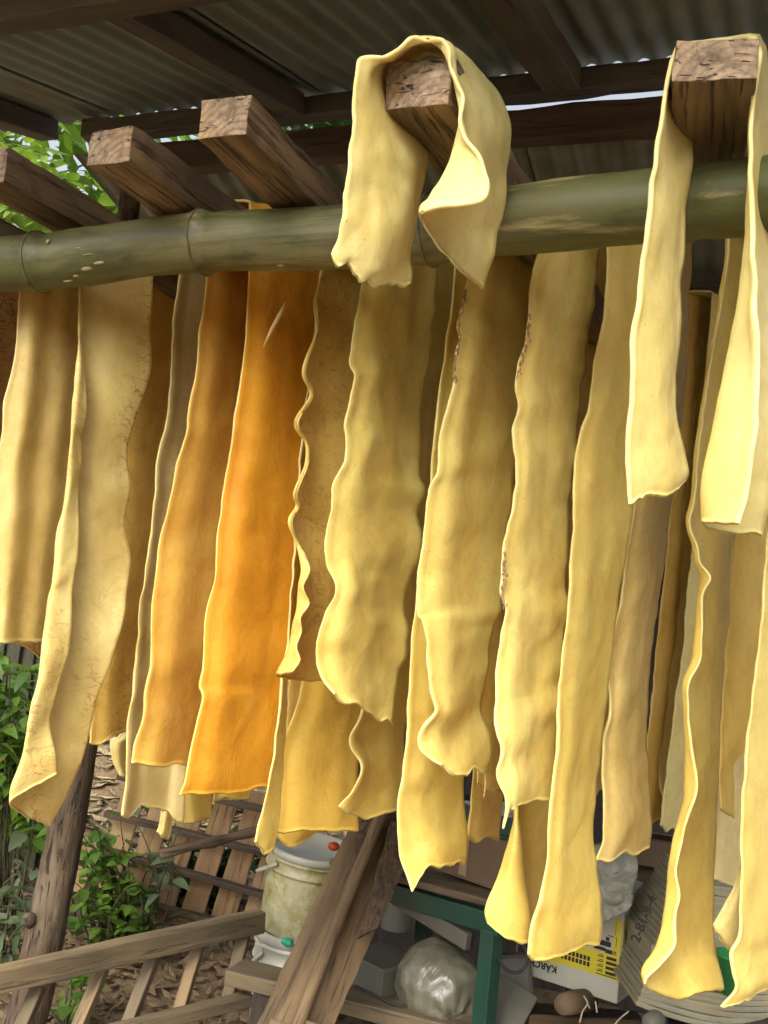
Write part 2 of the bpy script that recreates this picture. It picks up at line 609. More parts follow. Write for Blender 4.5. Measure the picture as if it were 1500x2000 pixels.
def litter(name, n, xr, yr, size, mat, lift=.01):
    vs, fs = [], []
    for i in range(n):
        x, y = random.uniform(*xr), random.uniform(*yr)
        s = size * random.uniform(.5, 1.5)
        a = random.uniform(0, 6.28)
        d = Vector((math.cos(a), math.sin(a), random.uniform(-.2, .35)))
        e = Vector((-math.sin(a), math.cos(a), random.uniform(-.5, .5))) * .32
        p = Vector((x, y, gz(x, y) + lift + random.uniform(0, .02)))
        k = len(vs)
        up = Vector((0, 0, random.uniform(.05, .22)))
        vs += [p - d * s, p + e * s - up * s * .3, p + d * s + up * s, p - e * s + up * s * .4]
        fs += [(k, k + 1, k + 2), (k, k + 2, k + 3)]
    o = link(name, mesh(name, vs, fs, False), None, None, mat)
    o['kind'] = 'stuff'
    o['label'] = 'dry brown leaf litter scattered over the bare earth'
    return o
litter('leaf_litter', 5000, (-2.6, .6), (2.6, 5.5), .035, M['litter'])
lb = litter('straw_litter', 9000, (-5.5, .5), (5.5, 10.5), .06, simple('straw', (.50, .40, .22), .8, 0, (.10, .085, .05), 60))
lb['label'] = 'pale straw and leaf litter on the bank behind the post'

# ------------------------------------------------------------------ shed roof and walls
RA, RB = Vector((-1.191, 3.345, 3.1)), Vector((.557, 2.659, 3.1))
rdir = (RB - RA).normalized()
hf = Vector((rdir.y, -rdir.x, 0)).normalized()
if hf.y > 0:
    hf = -hf                                   # horizontal, towards the camera
SL = math.tan(R(15))
fdir = (hf + Vector((0, 0, -SL))).normalized() # down the front slope
fnor = rdir.cross(fdir).normalized()
if fnor.z < 0:
    fnor = -fnor
bdir = (-hf + Vector((0, 0, -math.tan(R(15))))).normalized()
bnor = rdir.cross(bdir).normalized()
if bnor.z < 0:
    bnor = -bnor

def corrugated(o0, along, down, nor, width, length, pitch=.076, amp=.0085, box=False):
    """one sheet; corrugations run along 'down'"""
    nper = 10
    nw = int(width / pitch * nper)
    vs, fs = [], []
    rows = 6
    for j in range(rows):
        for i in range(nw + 1):
            x = width * i / nw
            ph = (x / pitch) % 1
            if box:
                h = amp * 1.6 * (1 if .12 < ph < .3 else (0 if ph < .05 or ph > .37 else (ph - .05) / .07 if ph < .12 else (.37 - ph) / .07))
            else:
                h = amp * math.sin(2 * math.pi * ph)
            vs.append(o0 + along * x + down * (length * j / (rows - 1)) + nor * h)
    for j in range(rows - 1):
        for i in range(nw):
            k = j * (nw + 1) + i
            fs.append((k, k + 1, k + nw + 2, k + nw + 1))
    th = .0012
    nv = len(vs)
    vs += [p - nor * th for p in vs]
    fs += [tuple(x + nv for x in reversed(f)) for f in fs]
    return mesh('roof_sheet', vs, fs)

roof = thing('shed_roof', 'grey corrugated tin roof sloping up over the hanging strips', 'roof', (0, 2, 2.6))
FL = 2.0
for i in range(5):
    o0 = RA + rdir * (-.72 + i * .80) + fnor * (.012 + .003 * (i % 2)) - fdir * .04
    link('roof_sheet', corrugated(o0, rdir, fdir, fnor, .83, FL + .04), roof, None, M['tin'])
def on_plane(u, v, off):
    d = ray(u, v)
    p0 = RA + fnor * off
    return CAMPOS + d * ((p0 - CAMPOS).dot(fnor) / d.dot(fnor))
for (u, v, wd, nm) in ((430, 122, .07, 'rafter'), (1040, 70, .11, 'rafter'), (60, 243, .08, 'rafter')):
    P = on_plane(u, v, -.036)
    s = (P - RA).dot(fdir)
    Q = P - fdir * s
    bar(nm, Q + fdir * .05, Q + fdir * 2.0, wd, .07, M['roofwood'], roof, fnor, .004, seed=u)
# eave purlin (low end) and ridge beam (high end)
e0 = on_plane(110, 4, -.12)
bar('purlin', e0 - rdir * .9, e0 + rdir * .5, .09, .07, M['roofwood'], roof, fnor, .004, seed=3)
bar('ridge_beam', RA + rdir * -.02 + Vector((0, 0, -.045)), RA + rdir * 3.3 + Vector((0, 0, -.045)), .06, .068, M['roofwood'], roof, Vector((0, 0, 1)), .006, seed=5)
Bm = at(1140, 242, 2.72)
B0_ = Bm - rdir * 1.95
bar('ridge_beam', B0_ + rdir * .38, B0_ + rdir * 3.3, .06, .10, M['beam_red'], roof, Vector((0, 0, 1)), .008, seed=6)
broof = thing('back_roof', 'darker corrugated tin roof falling away behind the ridge beams', 'roof', (0, 3.4, 2.8))
for i in range(5):
    o0 = B0_ + rdir * (.12 + i * .80) + bnor * (.03 + .003 * (i % 2)) - bdir * .03
    link('roof_sheet', corrugated(o0, rdir, bdir, bnor, .83, 1.75), broof, None, M['tin_back'])
E0 = B0_ + bdir * 1.55
bar('wall_plate', E0 + rdir * .6 + Vector((0, 0, -.03)), E0 + rdir * 3.5 + Vector((0, 0, -.03)), .07, .06, M['oldwood'], broof, rough=.005)
bar('purlin', B0_ + bdir * .8 - bnor * .04 + rdir * .2, B0_ + bdir * .8 - bnor * .04 + rdir * 3.3, .06, .05, M['roofwood'], broof, bnor, .004)
wall = thing('back_wall', 'dark plank wall at the back of the shed', 'wall', (E0.x, E0.y, 0))
x = .95
while x < 3.6:
    p = E0 + rdir * x
    ww = random.uniform(.17, .23)
    z1 = E0.z - .07
    me = box_mesh(z1, ww, .024, .4, .003, .004, x)
    mw = frame_mw(Vector((p.x, p.y, 0)), Vector((p.x, p.y, z1)), up=Vector((-hf.x, -hf.y, 0)))
    link('plank', me, wall, mw, M['dark'])
    x += ww + .008

# ------------------------------------------------------------------ timber beams on the bamboo
BD = Vector((math.sin(R(25)), math.cos(R(25)), 0))
BN = Vector((BD.y, -BD.x, 0))
BEAMS = {}
def beam(key, u, v, w, h, length, label, dyaw=0.0, z=2.19, start=0.0, mat='beam', lay=0):
    P = zpl(u, v, z) if start == 0 else zpl(u, v, z)
    d = (Matrix.Rotation(R(-dyaw), 3, 'Z') @ BD)
    t = thing('timber_beam', label, 'beam', P, 'sawn timber beams laid across the bamboo pole')
    me = box_mesh(length, w, h, .03, .007, .002, u * .1, yz=5)
    mw = frame_mw(P, P + d * length)
    o = link('beam_timber', me, t, mw, M[mat])
    me.materials.append(M['endgrain'])
    for p in me.polygons:
        p.use_smooth = False
        if p.normal.x < -.75:
            p.material_index = 1
    BEAMS[key] = (P, d, w, h)
beam('B00', -190, 372, .09, .06, 2.2, 'lowest timber beam at the far left below the vine leaves')
beam('B0', -22, 325, .088, .066, 2.2, 'rough timber beam at far left with leaves above and below it')
beam('B1', 215, 283, .092, .062, 2.0, 'timber beam with grey end beside the leaves, left of the pale ended one', 1)
beam('B2', 435, 230, .088, .066, 2.0, 'timber beam with clean pale orange cut end and split underside', -2)
beam('B3', 820, 162, .098, .072, 2.0, 'timber beam inside the looped cream strip')
beam('B4', 1395, 115, .102, .056, .40, 'timber beam at right with two strips hanging either side of it', -7)

# ------------------------------------------------------------------ bamboo pole
bpts = [(-160, 527, 1.97), (-60, 520, 1.93), (80, 512, 1.87), (180, 500, 1.84), (300, 482, 1.79), (420, 472, 1.745), (560, 468, 1.685), (700, 461, 1.62),
        (900, 444, 1.54), (1100, 420, 1.46), (1300, 400, 1.375), (1460, 386, 1.31), (1640, 374, 1.24)]
bpath = resample([at(*p) for p in bpts], 150)
bam = thing('bamboo_pole', 'thick green bamboo pole running across under the beam ends', 'bamboo pole', bpath[0])
nodes_at = []
for u in (82, 402, 838, 1333):
    k = min(range(150), key=lambda i: abs((750 + F * ((CAMROT.transposed() @ (bpath[i] - CAMPOS)).x) / -((CAMROT.transposed() @ (bpath[i] - CAMPOS)).z)) - u))
    nodes_at.append(k)
rad = []
for i in range(150):
    r = .0545 + .003 * nz((i * .1, 0, 0), 1)
    for k in nodes_at:
        d = abs(i - k)
        r += .0055 * math.exp(-(d / 1.2) ** 2) - .0022 * math.exp(-((i - k - 2.2) / 1.0) ** 2)
    rad.append(r)
# local frame along X for grain
bmw = frame_mw(bpath[0], bpath[-1])
inv = bmw.inverted()
link('culm', tube_mesh([inv @ p for p in bpath], rad, 40, 'culm', jit=.012), bam, bmw, M['bamboo'])
for k in nodes_at:
    p = bpath[k]
    t = (bpath[k + 1] - bpath[k - 1]).normalized()
    vs, fs = [], []
    n1, n2 = 48, 8
    a = t.orthogonal().normalized()
    b = t.cross(a)
    for i in range(n1):
        an = 2 * math.pi * i / n1
        c = a * math.cos(an) + b * math.sin(an)
        for j in range(n2):
            an2 = 2 * math.pi * j / n2
            rr = .0022 + .0009 * nz((i * .4, k, 0), 1)
            vs.append(p + c * (rad[k] - .0002) + t * (.002 * nz((math.cos(an) * 2, math.sin(an) * 2, k), 1)) + (c * math.cos(an2) + t * math.sin(an2)) * rr)
    for i in range(n1):
        for j in range(n2):
            i2, j2 = (i + 1) % n1, (j + 1) % n2
            fs.append((i * n2 + j, i2 * n2 + j, i2 * n2 + j2, i * n2 + j2))
    link('node_ring', mesh('node_ring', vs, fs), bam, None, M['node'])
def on_bamboo(u, v):
    d = ray(u, v).normalized()
    best = None
    for i in range(1, 149):
        t = (bpath[i] - CAMPOS).dot(d)
        dist = (CAMPOS + d * t - bpath[i]).length
        if dist < rad[i] + .02:
            # march
            tt = t - rad[i] * 1.4
            while tt < t + .02:
                q = CAMPOS + d * tt
                if min((q - bpath[j]).length for j in range(max(0, i - 8), min(150, i + 8))) < rad[i] + .001:
                    if best is None or tt < best:
                        best = tt
                    break
                tt += .0008
    return CAMPOS + d * best if best else None
for (u, v, l, hh) in ((192, 514, 26, 7), (168, 526, 26, 9), (148, 540, 16, 7), (132, 550, 24, 6), (150, 484, 14, 3), (548, 519, 22, 5), (170, 497, 22, 3), (92, 470, 7, 10)):
    c = on_bamboo(u, v)
    if c is None:
        continue
    kk = min(range(150), key=lambda i: (bpath[i] - c).length)
    nrm = (c - bpath[kk]).normalized()
    tx = (bpath[min(kk + 1, 149)] - bpath[kk - 1]).normalized()
    ty = nrm.cross(tx)
    vs, fs = [], []
    s = 1.8 / F * .5
    for j in range(12):
        an = 2 * math.pi * j / 12
        vs.append(c + tx * (l * s * math.cos(an)) + ty * (hh * s * math.sin(an)) - nrm * .0015)
    vs.append(c + nrm * .0022)
    for j in range(12):
        fs.append((j, (j + 1) % 12, 12))
    link('scar', mesh('scar', vs, fs), bam, None, M['scar'])

# ------------------------------------------------------------------ hide strips
def col_pts(c, Y=None):
    return [at(p[0], p[1], p[2] if len(p) > 2 else Y) for p in c]

def grid_simple(L, Rr, YL, YR, bulge, bot, NT, NS, seed, ruf, wob):
    """two traced edges, depth across, cross bulge, bottom outline"""
    def path(E, Y):
        n = len(E)
        if isinstance(Y, (tuple, list)):
            v0, v1 = E[0][1], E[-1][1]
            return resample([at(u, v, Y[0] + (Y[1] - Y[0]) * (v - v0) / (v1 - v0)) for u, v in E], NT)
        return resample([at(u, v, Y) for u, v in E], NT)
    A, B = path(L, YL), path(Rr, YR)
    g = []
    down = Vector((0, 0, -1))
    vdir = A[NT // 2].lerp(B[NT // 2], .5) - CAMPOS
    vdir.z = 0
    vdir.normalize()
    for j in range(NT):
        t = j / (NT - 1)
        row = []
        ax = (B[j] - A[j])
        nrm = Vector((ax.y, -ax.x, 0)).normalized()
        if nrm.y > 0:
            nrm = -nrm
        for i in range(NS):
            s = i / (NS - 1)
            p = A[j].lerp(B[j], s)
            tw = .55 + .9 * (noise.noise(Vector((t * 3.1 + seed, seed * 2.7, 0))) * .5 + .5)
            sw = s + .13 * noise.noise(Vector((t * 4.3, seed * 1.7, 3))) * math.sin(math.pi * s)
            p = p + vdir * ctrl(bulge, sw) * tw * .48
            if bot:
                k = max(0, (t - .72) / .28)
                p = p + down * (ctrl(bot, s) * k * k * (p.y / F))
            row.append(p)
        g.append(row)
    return g

def grid_cols(cols, NT, NS):
    paths = [resample(col_pts(c), NT) for c in cols]
    return [cr([p[j] for p in paths], NS) for j in range(NT)]

def perturb(g, seed, ruf, wob, rag=.006, rag2=0):
    NT, NS = len(g), len(g[0])
    out = []
    for j in range(NT):
        row = []
        for i in range(NS):
            a = g[j][max(i - 1, 0)]
            b = g[j][min(i + 1, NS - 1)]
            c = g[max(j - 1, 0)][i]
            d = g[min(j + 1, NT - 1)][i]
            n = (b - a).cross(d - c)
            n = n.normalized() if n.length > 1e-9 else Vector((0, -1, 0))
            p = g[j][i]
            s = i / (NS - 1)
            e = max(0, 1 - s / .16) ** 1.5, max(0, 1 - (1 - s) / .16) ** 1.5
            h = wob * (.65 * nz(p, 6, seed) + .75 * nz(p, 15, seed + 1) + .30 * nz(p, 34, seed + 2) + .07 * nz(p, 80, seed + 8))
            h += ruf * (e[0] * nz((0, 0, p.z), 26, seed + 3) + e[1] * nz((0, 0, p.z), 24, seed + 4))
            jag = .0016 * (nz((1, 1, p.z), 70, seed + 5) * (e[0] > .5) - nz((1, 1, p.z), 62, seed + 6) * (e[1] > .5))
            ed = (b - a).normalized()
            if j > NT - 5:
                dn_ = (g[NT - 1][i] - g[NT - 4][i])
                dn_ = dn_.normalized() if dn_.length > 1e-9 else dn_
                p = p + dn_ * rag * (nz((i * .28, seed, 0), 1) + .25 * nz((i * .7, seed, 4), 1)) * (j - NT + 5) / 4
            if j < 4 and rag2:
                p = p + Vector((0, 0, -1)) * rag2 * (nz((i * .22, seed, 9), 1) + .3 * nz((i * .6, seed, 4), 1)) * (4 - j) / 4
            row.append(p + n * h + ed * jag * (1 if ruf > .004 else .4))
        out.append(row)
    return out

def sheet_mesh(g, th=.0045, rim=.0060, name='hide'):
    """closed thick sheet with a rounded, slightly swollen rim"""
    NT, NS = len(g), len(g[0])
    nor = [[None] * NS for _ in range(NT)]
    for j in range(NT):
        for i in range(NS):
            a = g[j][max(i - 1, 0)]
            b = g[j][min(i + 1, NS - 1)]
            c = g[max(j - 1, 0)][i]
            d = g[min(j + 1, NT - 1)][i]
            n = (b - a).cross(d - c)
            nor[j][i] = n.normalized() if n.length > 1e-10 else (nor[j][i - 1] if i else Vector((0, -1, 0)))
    vs, fs = [], []
    ring = 2 * NS + 2
    for j in range(NT):
        te = 1.0
        tv = []
        for i in range(NS):
            w_ = min(i, NS - 1 - i)
            rv = rim * (.82 + .75 * noise.noise(Vector((g[j][0].z * 9, i, 2.2))))
            tt = rv if w_ == 0 else (rv * .75 + th * .25 if w_ == 1 else th)
            if j == NT - 1 or j == 0:
                tt *= .75
            tv.append(tt * .5)
        eL = (g[j][0] - g[j][1]).normalized() * tv[0] * .9
        eR = (g[j][-1] - g[j][-2]).normalized() * tv[-1] * .9
        vs.append(g[j][0] + eL)
        for i in range(NS):
            vs.append(g[j][i] + nor[j][i] * tv[i])
        vs.append(g[j][-1] + eR)
        for i in range(NS - 1, -1, -1):
            vs.append(g[j][i] - nor[j][i] * tv[i])
    for j in range(NT - 1):
        for k in range(ring):
            k2 = (k + 1) % ring
            fs.append((j * ring + k, (j + 1) * ring + k, (j + 1) * ring + k2, j * ring + k2))
    # close the two ends with a rounded lip
    for jj, jn in ((NT - 1, NT - 2), (0, 1)):
        base = len(vs)
        for i in range(NS):
            dv = (g[jj][i] - g[jn][i]).normalized()
            vs.append(g[jj][i] + dv * rim * .38)
        o = jj * ring
        for i in range(NS - 1):
            f1 = (o + 1 + i, o + 2 + i, base + i + 1, base + i)
            k1, k2 = o + NS + 2 + (NS - 1 - i), o + NS + 2 + (NS - 2 - i)
            f2 = (k2, k1, base + i, base + i + 1)
            fs += [f1, f2] if jj else [tuple(reversed(f1)), tuple(reversed(f2))]
        fs.append((o, o + 1, base, ) if jj else (o + 1, o, base))
        fs.append((o, base, o + NS + 2 + NS - 1) if jj else (base, o, o + NS + 2 + NS - 1))
        fs.append((o + NS + 1, base + NS - 1, o + NS) if jj else (base + NS - 1, o + NS + 1, o + NS))
        fs.append((o + NS + 1, o + NS + 2, base + NS - 1) if jj else (o + NS + 2, o + NS + 1, base + NS - 1))
    me = mesh(name, vs, fs)
    nq = (NT - 1) * ring
    for k in range(nq):
        if k % ring in (0, ring - 1, NS, NS + 1):
            me.polygons[k].material_index = 1
    for k in range(nq, len(fs)):
        me.polygons[k].material_index = 1
    return me

GROUP = 'hide strips hung up to dry'
def finish(g, mat, label, seed, ruf, wob, loc=None, th=.0042, rim=.0060, rag=.006, rag2=0):
    g = perturb(g, seed, ruf, wob, rag, rag2)
    me = sheet_mesh(g, th, rim)
    c = g[0][len(g[0]) // 2] if loc is None else loc
    me.transform(Matrix.Translation(-c))
    o = link('hide_strip', me, None, Matrix.Translation(c), H[mat])
    me.materials.append(H['rim_warm'] if mat in ('orange', 'amber', 'ochre', 'gold', 'brown', 'darkvein') else H['rim'])
    tag(o, label, 'hide strip', GROUP)
    return o

def over_top(g, side, ztop=None, back=.05):
    """carry the first row up to the beam's top edge, over it and down the far side"""
    top = g[0]
    ns = len(top)
    rows = []
    off = BN * (-.10 * side)
    for k in range(9, 0, -1):
        pass
    path_rows = []
    rise = []
    def kz_(p):
        q = CAMROT.transposed() @ (p - CAMPOS)
        return CZ + p.y * lin([(-100, .315), (80, .33), (420, .373), (700, .395), (1100, .444), (1560, .494)], 750 + F * q.x / -q.z)
    for p in top:
        rise.append(max((ztop or kz_(p)) - p.z, .004))
    nb = 8
    for k in range(nb):                              # down the far side, from its end upward
        z = -back * (1 - k / nb)
        path_rows.append([Vector((p.x + off.x, p.y + off.y, p.z + r + z)) for p, r in zip(top, rise)])
    for k in range(9):                               # over
        a = math.pi * k / 8
        path_rows.append([p + Vector((0, 0, r)) + off * (.5 + .5 * math.cos(a)) + Vector((0, 0, .008 * math.sin(a))) for p, r in zip(top, rise)])
    nu = 12
    for k in range(1, nu):
        path_rows.append([p + Vector((0, 0, r * (1 - k / nu))) for p, r in zip(top, rise)])
    return path_rows + g

def strip(label, mat, L, Rr, YL, YR, bulge=((0, .012), (.4, -.018), (1, .008)), bot=None, seed=1, ruf=.004, wob=.004, side=1, NS=20, over=True , ztop=None, th=.0045, rim=.0060):
    n = int(max(L[-1][1] - L[0][1], Rr[-1][1] - Rr[0][1]) / 8)
    g = grid_simple(L, Rr, YL, YR, bulge, bot, n, NS, seed, ruf, wob)
    if over:
        g = over_top(g, side, ztop)
    return finish(g, mat, label, seed, ruf, wob, None, th, rim)

def strip_cols(label, mat, cols, seed=1, ruf=.003, wob=.004, NS=28, over=True, side=1, ztop=None, NT=None, th=.0045, rim=.0060):
    n = NT or int(max(c[-1][1] - c[0][1] for c in cols) / 8)
    g = grid_cols(cols, n, NS)
    if over:
        g = over_top(g, side, ztop)
    return finish(g, mat, label, seed, ruf, wob, None, th, rim)

# --- front loop over beam B3
loop = [
    # near edge: left flap bottom, up, over the beam, down the right flap
    [(648, 497, 1.29), (662, 470, 1.28), (672, 420, 1.27), (678, 350, 1.265), (688, 280, 1.26), (692, 200, 1.255), (694, 150, 1.25), (701, 118, 1.25), (722, 112, 1.25), (750, 110, 1.25), (780, 92, 1.25),
     (808, 72, 1.25), (838, 82, 1.25), (866, 82, 1.25), (880, 98, 1.25), (880, 132, 1.25), (893, 162, 1.25), (907, 192, 1.25), (903, 232, 1.25), (912, 270, 1.245), (938, 312, 1.235), (954, 352, 1.225), (944, 386, 1.22), (905, 400, 1.215), (860, 404, 1.22), (826, 410, 1.23)],
    [(688, 528, 1.30), (708, 500, 1.295), (718, 430, 1.29), (716, 360, 1.285), (722, 280, 1.28), (722, 200, 1.275), (718, 150, 1.27), (722, 124, 1.27), (738, 116, 1.27), (758, 112, 1.27), (785, 94, 1.27),
     (812, 76, 1.27), (842, 84, 1.27), (870, 84, 1.27), (888, 104, 1.275), (888, 140, 1.28), (896, 170, 1.28), (904, 200, 1.28), (900, 240, 1.285), (893, 275, 1.285), (880, 310, 1.28), (868, 340, 1.275), (850, 368, 1.27), (834, 390, 1.265), (822, 404, 1.262), (820, 424, 1.262)],
    [(722, 556, 1.32), (742, 520, 1.315), (752, 440, 1.31), (752, 360, 1.31), (760, 290, 1.31), (750, 215, 1.31), (738, 165, 1.31), (740, 135, 1.31), (750, 120, 1.31), (770, 114, 1.31), (792, 98, 1.31),
     (820, 84, 1.31), (850, 90, 1.31), (880, 92, 1.31), (904, 118, 1.315), (916, 160, 1.32), (928, 200, 1.325), (936, 240, 1.33), (938, 280, 1.33), (934, 320, 1.33), (922, 352, 1.325), (902, 382, 1.315), (872, 405, 1.305), (850, 424, 1.30), (842, 446, 1.30), (858, 484, 1.30)],
    [(762, 552, 1.37), (778, 510, 1.365), (790, 440, 1.36), (798, 370, 1.36), (806, 300, 1.36), (786, 236, 1.36), (762, 186, 1.36), (760, 150, 1.36), (764, 132, 1.36), (784, 118, 1.36), (802, 104, 1.36),
     (830, 92, 1.36), (860, 98, 1.36), (892, 100, 1.36), (926, 136, 1.365), (948, 184, 1.37), (964, 230, 1.375), (970, 270, 1.38), (968, 310, 1.385), (962, 350, 1.385), (952, 388, 1.38), (936, 420, 1.37), (916, 450, 1.36), (902, 480, 1.35), (892, 510, 1.345), (898, 528, 1.345)],
    [(801, 557, 1.42), (800, 520, 1.42), (804, 470, 1.42), (810, 420, 1.42), (828, 350, 1.42), (829, 290, 1.42), (800, 220, 1.42), (785, 168, 1.42), (780, 142, 1.42), (800, 124, 1.42), (816, 112, 1.42),
     (840, 100, 1.42), (872, 106, 1.42), (905, 110, 1.42), (950, 152, 1.42), (978, 200, 1.425), (993, 245, 1.43), (996, 290, 1.43), (992, 330, 1.435), (987, 380, 1.435), (980, 425, 1.435), (970, 455, 1.43), (962, 485, 1.425), (953, 510, 1.42), (946, 540, 1.42), (944, 561, 1.42)],
]
# ragged, wavy lower edge of the left flap is carried by the columns' lower ends
finish(grid_cols(loop, 150, 34), 'pale', 'short cream strip looped over a timber beam end, hanging above all the others', 3, .005, .005, at(820, 120, 1.3), .005, .0075, .006, .014)

# --- front strip over beam B4 (two flaps)
LF = [
    [(1228, 984), (1227, 950), (1225, 860), (1235, 760), (1240, 650), (1250, 550), (1270, 400), (1285, 280), (1296, 180), (1309, 118)],
    [(1262, 964), (1266, 930), (1262, 850), (1268, 760), (1270, 650), (1278, 550), (1294, 400), (1306, 280), (1308, 190), (1312, 122)],
    [(1298, 966), (1304, 930), (1298, 850), (1298, 760), (1300, 650), (1308, 550), (1318, 400), (1332, 290), (1326, 210), (1316, 128)],
    [(1336, 944), (1340, 915), (1322, 830), (1315, 745), (1325, 640), (1330, 500), (1336, 420), (1352, 310), (1350, 250), (1322, 140)],
]
RF = [
    [(1484, 104), (1480, 160), (1466, 250), (1467, 340), (1470, 450), (1476, 610), (1479, 710), (1478, 810), (1462, 950), (1442, 1022)],
    [(1486, 100), (1480, 158), (1465, 260), (1466, 350), (1460, 450), (1452, 542), (1434, 642), (1410, 760), (1378, 920), (1376, 1020)],
    [(1489, 98), (1486, 160), (1482, 260), (1484, 350), (1480, 450), (1476, 560), (1466, 660), (1448, 780), (1410, 960), (1404, 1036)],
    [(1492, 96), (1496, 170), (1500, 270), (1505, 360), (1508, 460), (1512, 600), (1512, 710), (1508, 840), (1500, 960), (1486, 1044)],
]
yl = [1.20, 1.225, 1.26, 1.30]
yr = [1.185, 1.225, 1.26, 1.31]
NTs = 110
g1 = cr_g = None
pl = [resample([at(u, v, yl[i] + (.03 if v < 300 else 0) * (i > 0)) for u, v in c], NTs) for i, c in enumerate(LF)]
pr = [resample([at(u, v, yr[i] - (.035 if i == 0 and v > 500 else 0)) for u, v in c], NTs) for i, c in enumerate(RF)]
rows = [cr([p[j] for p in pl], 26) for j in range(NTs)]
rr = [cr([p[j] for p in pr], 26) for j in range(NTs)]
P4, d4, w4, h4 = BEAMS['B4']
for k in range(1, 14):
    t = k / 14
    rows.append([rows[NTs - 1][i].lerp(rr[0][i], t) + Vector((0, 0, .012 + .032 * math.sin(math.pi * t) ** .5)) + d4 * (.04 * math.sin(math.pi * t)) for i in range(26)])
finish(rows + rr, 'pale', 'narrow pale cream strip straddling the right hand beam, hanging in front of the pole', 11, .003, .004, P4, .005, .0075, .005, .008)

# --- left group
strip('dark veined brown strip at the left edge behind the wide cream one', 'darkvein',
      [(-90, 560), (-95, 800), (-90, 1000), (-60, 1220)], [(46, 560), (40, 700), (30, 900), (60, 1100), (84, 1262)], 2.30, 2.42,
      bot=((0, 0), (.8, 10), (1, 24)), seed=21)
strip('wide cream strip at the left edge with a straight hem above the shrub', 'tan',
      [(40, 560), (30, 690), (18, 745), (8, 790), (6, 840), (-4, 900), (-14, 1000), (-22, 1120), (-30, 1254)],
      [(157, 556), (154, 700), (142, 850), (128, 980), (112, 1100), (94, 1252)], 1.99, 2.12,
      bulge=((0, .03), (.28, -.03), (.52, .012), (.75, -.005), (1, .02)), seed=22, ruf=.003)
strip_cols('cream strip with rusty vein marks and its left edge folded forward', 'veined', [
    [(158, 556, 1.985), (158, 640, 1.985), (160, 710, 1.975), (166, 797, 1.965), (157, 850, 1.965), (157, 902, 1.965), (149, 950, 1.965), (153, 1025, 1.96), (149, 1095, 1.96), (140, 1150, 1.955), (138, 1217, 1.95), (130, 1283, 1.945), (107, 1357, 1.94), (95, 1410, 1.935), (106, 1470, 1.93), (110, 1512, 1.93)],
    [(156, 556, 1.98), (155, 640, 1.98), (154, 700, 1.965), (147, 780, 1.945), (138, 870, 1.94), (133, 955, 1.94), (119, 1025, 1.935), (112, 1077, 1.935), (104, 1140, 1.93), (98, 1160, 1.93), (90, 1217, 1.92), (80, 1317, 1.91), (63, 1383, 1.90), (43, 1483, 1.89), (28, 1530, 1.885), (24, 1562, 1.89)],
    [(166, 556, 2.01), (166, 640, 2.01), (164, 700, 2.005), (158, 780, 2.0), (150, 870, 2.0), (142, 955, 2.0), (130, 1025, 2.0), (124, 1077, 2.0), (112, 1150, 2.0), (106, 1180, 2.0), (102, 1230, 1.99), (92, 1330, 1.975), (78, 1395, 1.965), (56, 1500, 1.95), (40, 1555, 1.945), (42, 1588, 1.945)],
    [(225, 554, 2.03), (228, 640, 2.03), (225, 700, 2.03), (214, 780, 2.03), (202, 870, 2.03), (196, 955, 2.03), (188, 1025, 2.03), (184, 1077, 2.03), (176, 1150, 2.03), (168, 1200, 2.03), (160, 1260, 2.02), (140, 1350, 2.01), (128, 1420, 2.0), (104, 1510, 1.985), (80, 1570, 1.98), (66, 1600, 1.98)],
    [(296, 552, 2.08), (297, 590, 2.08), (290, 640, 2.08), (294, 710, 2.08), (276, 780, 2.08), (256, 840, 2.08), (248, 885, 2.08), (254, 960, 2.08), (241, 1025, 2.08), (254, 1095, 2.08), (246, 1150, 2.07), (240, 1210, 2.06), (213, 1300, 2.05), (187, 1367, 2.045), (172, 1440, 2.04), (150, 1510, 2.03), (97, 1612, 2.02)],
], seed=23, ruf=.002, wob=.0045, NS=40)
strip('brownish ochre strip half hidden behind the folded veined one, ragged corner below', 'ochre',
      [(250, 600), (235, 800), (215, 1000), (200, 1200), (180, 1380), (174, 1452)], [(352, 590), (335, 800), (312, 1000), (292, 1150), (274, 1300), (262, 1426)], 2.22, 2.32,
      bot=((0, 0), (.2, 6), (.6, -4), (1, 0)), seed=24)
strip('thin grey beige strip left of the brown orange one', 'grey',
      [(344, 588), (338, 657), (328, 815), (310, 885), (299, 1007), (289, 1095), (273, 1200), (266, 1300), (252, 1400), (248, 1490), (243, 1560), (238, 1590)],
      [(440, 585), (424, 800), (402, 1000), (386, 1200), (372, 1400), (364, 1490), (358, 1604)], 2.12, 2.24,
      bulge=((0, -.02), (.18, .02), (.7, .03), (.88, -.005), (1, -.02)), bot=((0, 0), (.1, 4), (.3, -16), (.7, -16), (.85, 0), (1, 0)), seed=25, ruf=.004)
strip('pale curled strip end peeking out left of the grey beige one', 'pale',
      [(280, 1000), (262, 1200), (240, 1420), (218, 1446), (219, 1480), (232, 1512)], [(300, 1000), (290, 1200), (268, 1420), (256, 1450), (252, 1490), (252, 1520)], 2.34, 2.38, seed=26, ruf=.004)
strip('small yellow strip end hanging behind the pallet side of the orange strips', 'yellow',
      [(400, 700), (380, 1100), (352, 1500), (358, 1608)], [(470, 700), (455, 1100), (428, 1400), (410, 1598)], 2.36, 2.42, seed=27)
strip('short yellow strip end below the bright orange strip', 'yellow',
      [(500, 700), (470, 1200), (420, 1540), (420, 1555)], [(580, 700), (545, 1200), (500, 1450), (486, 1562)], 2.40, 2.46, seed=28)
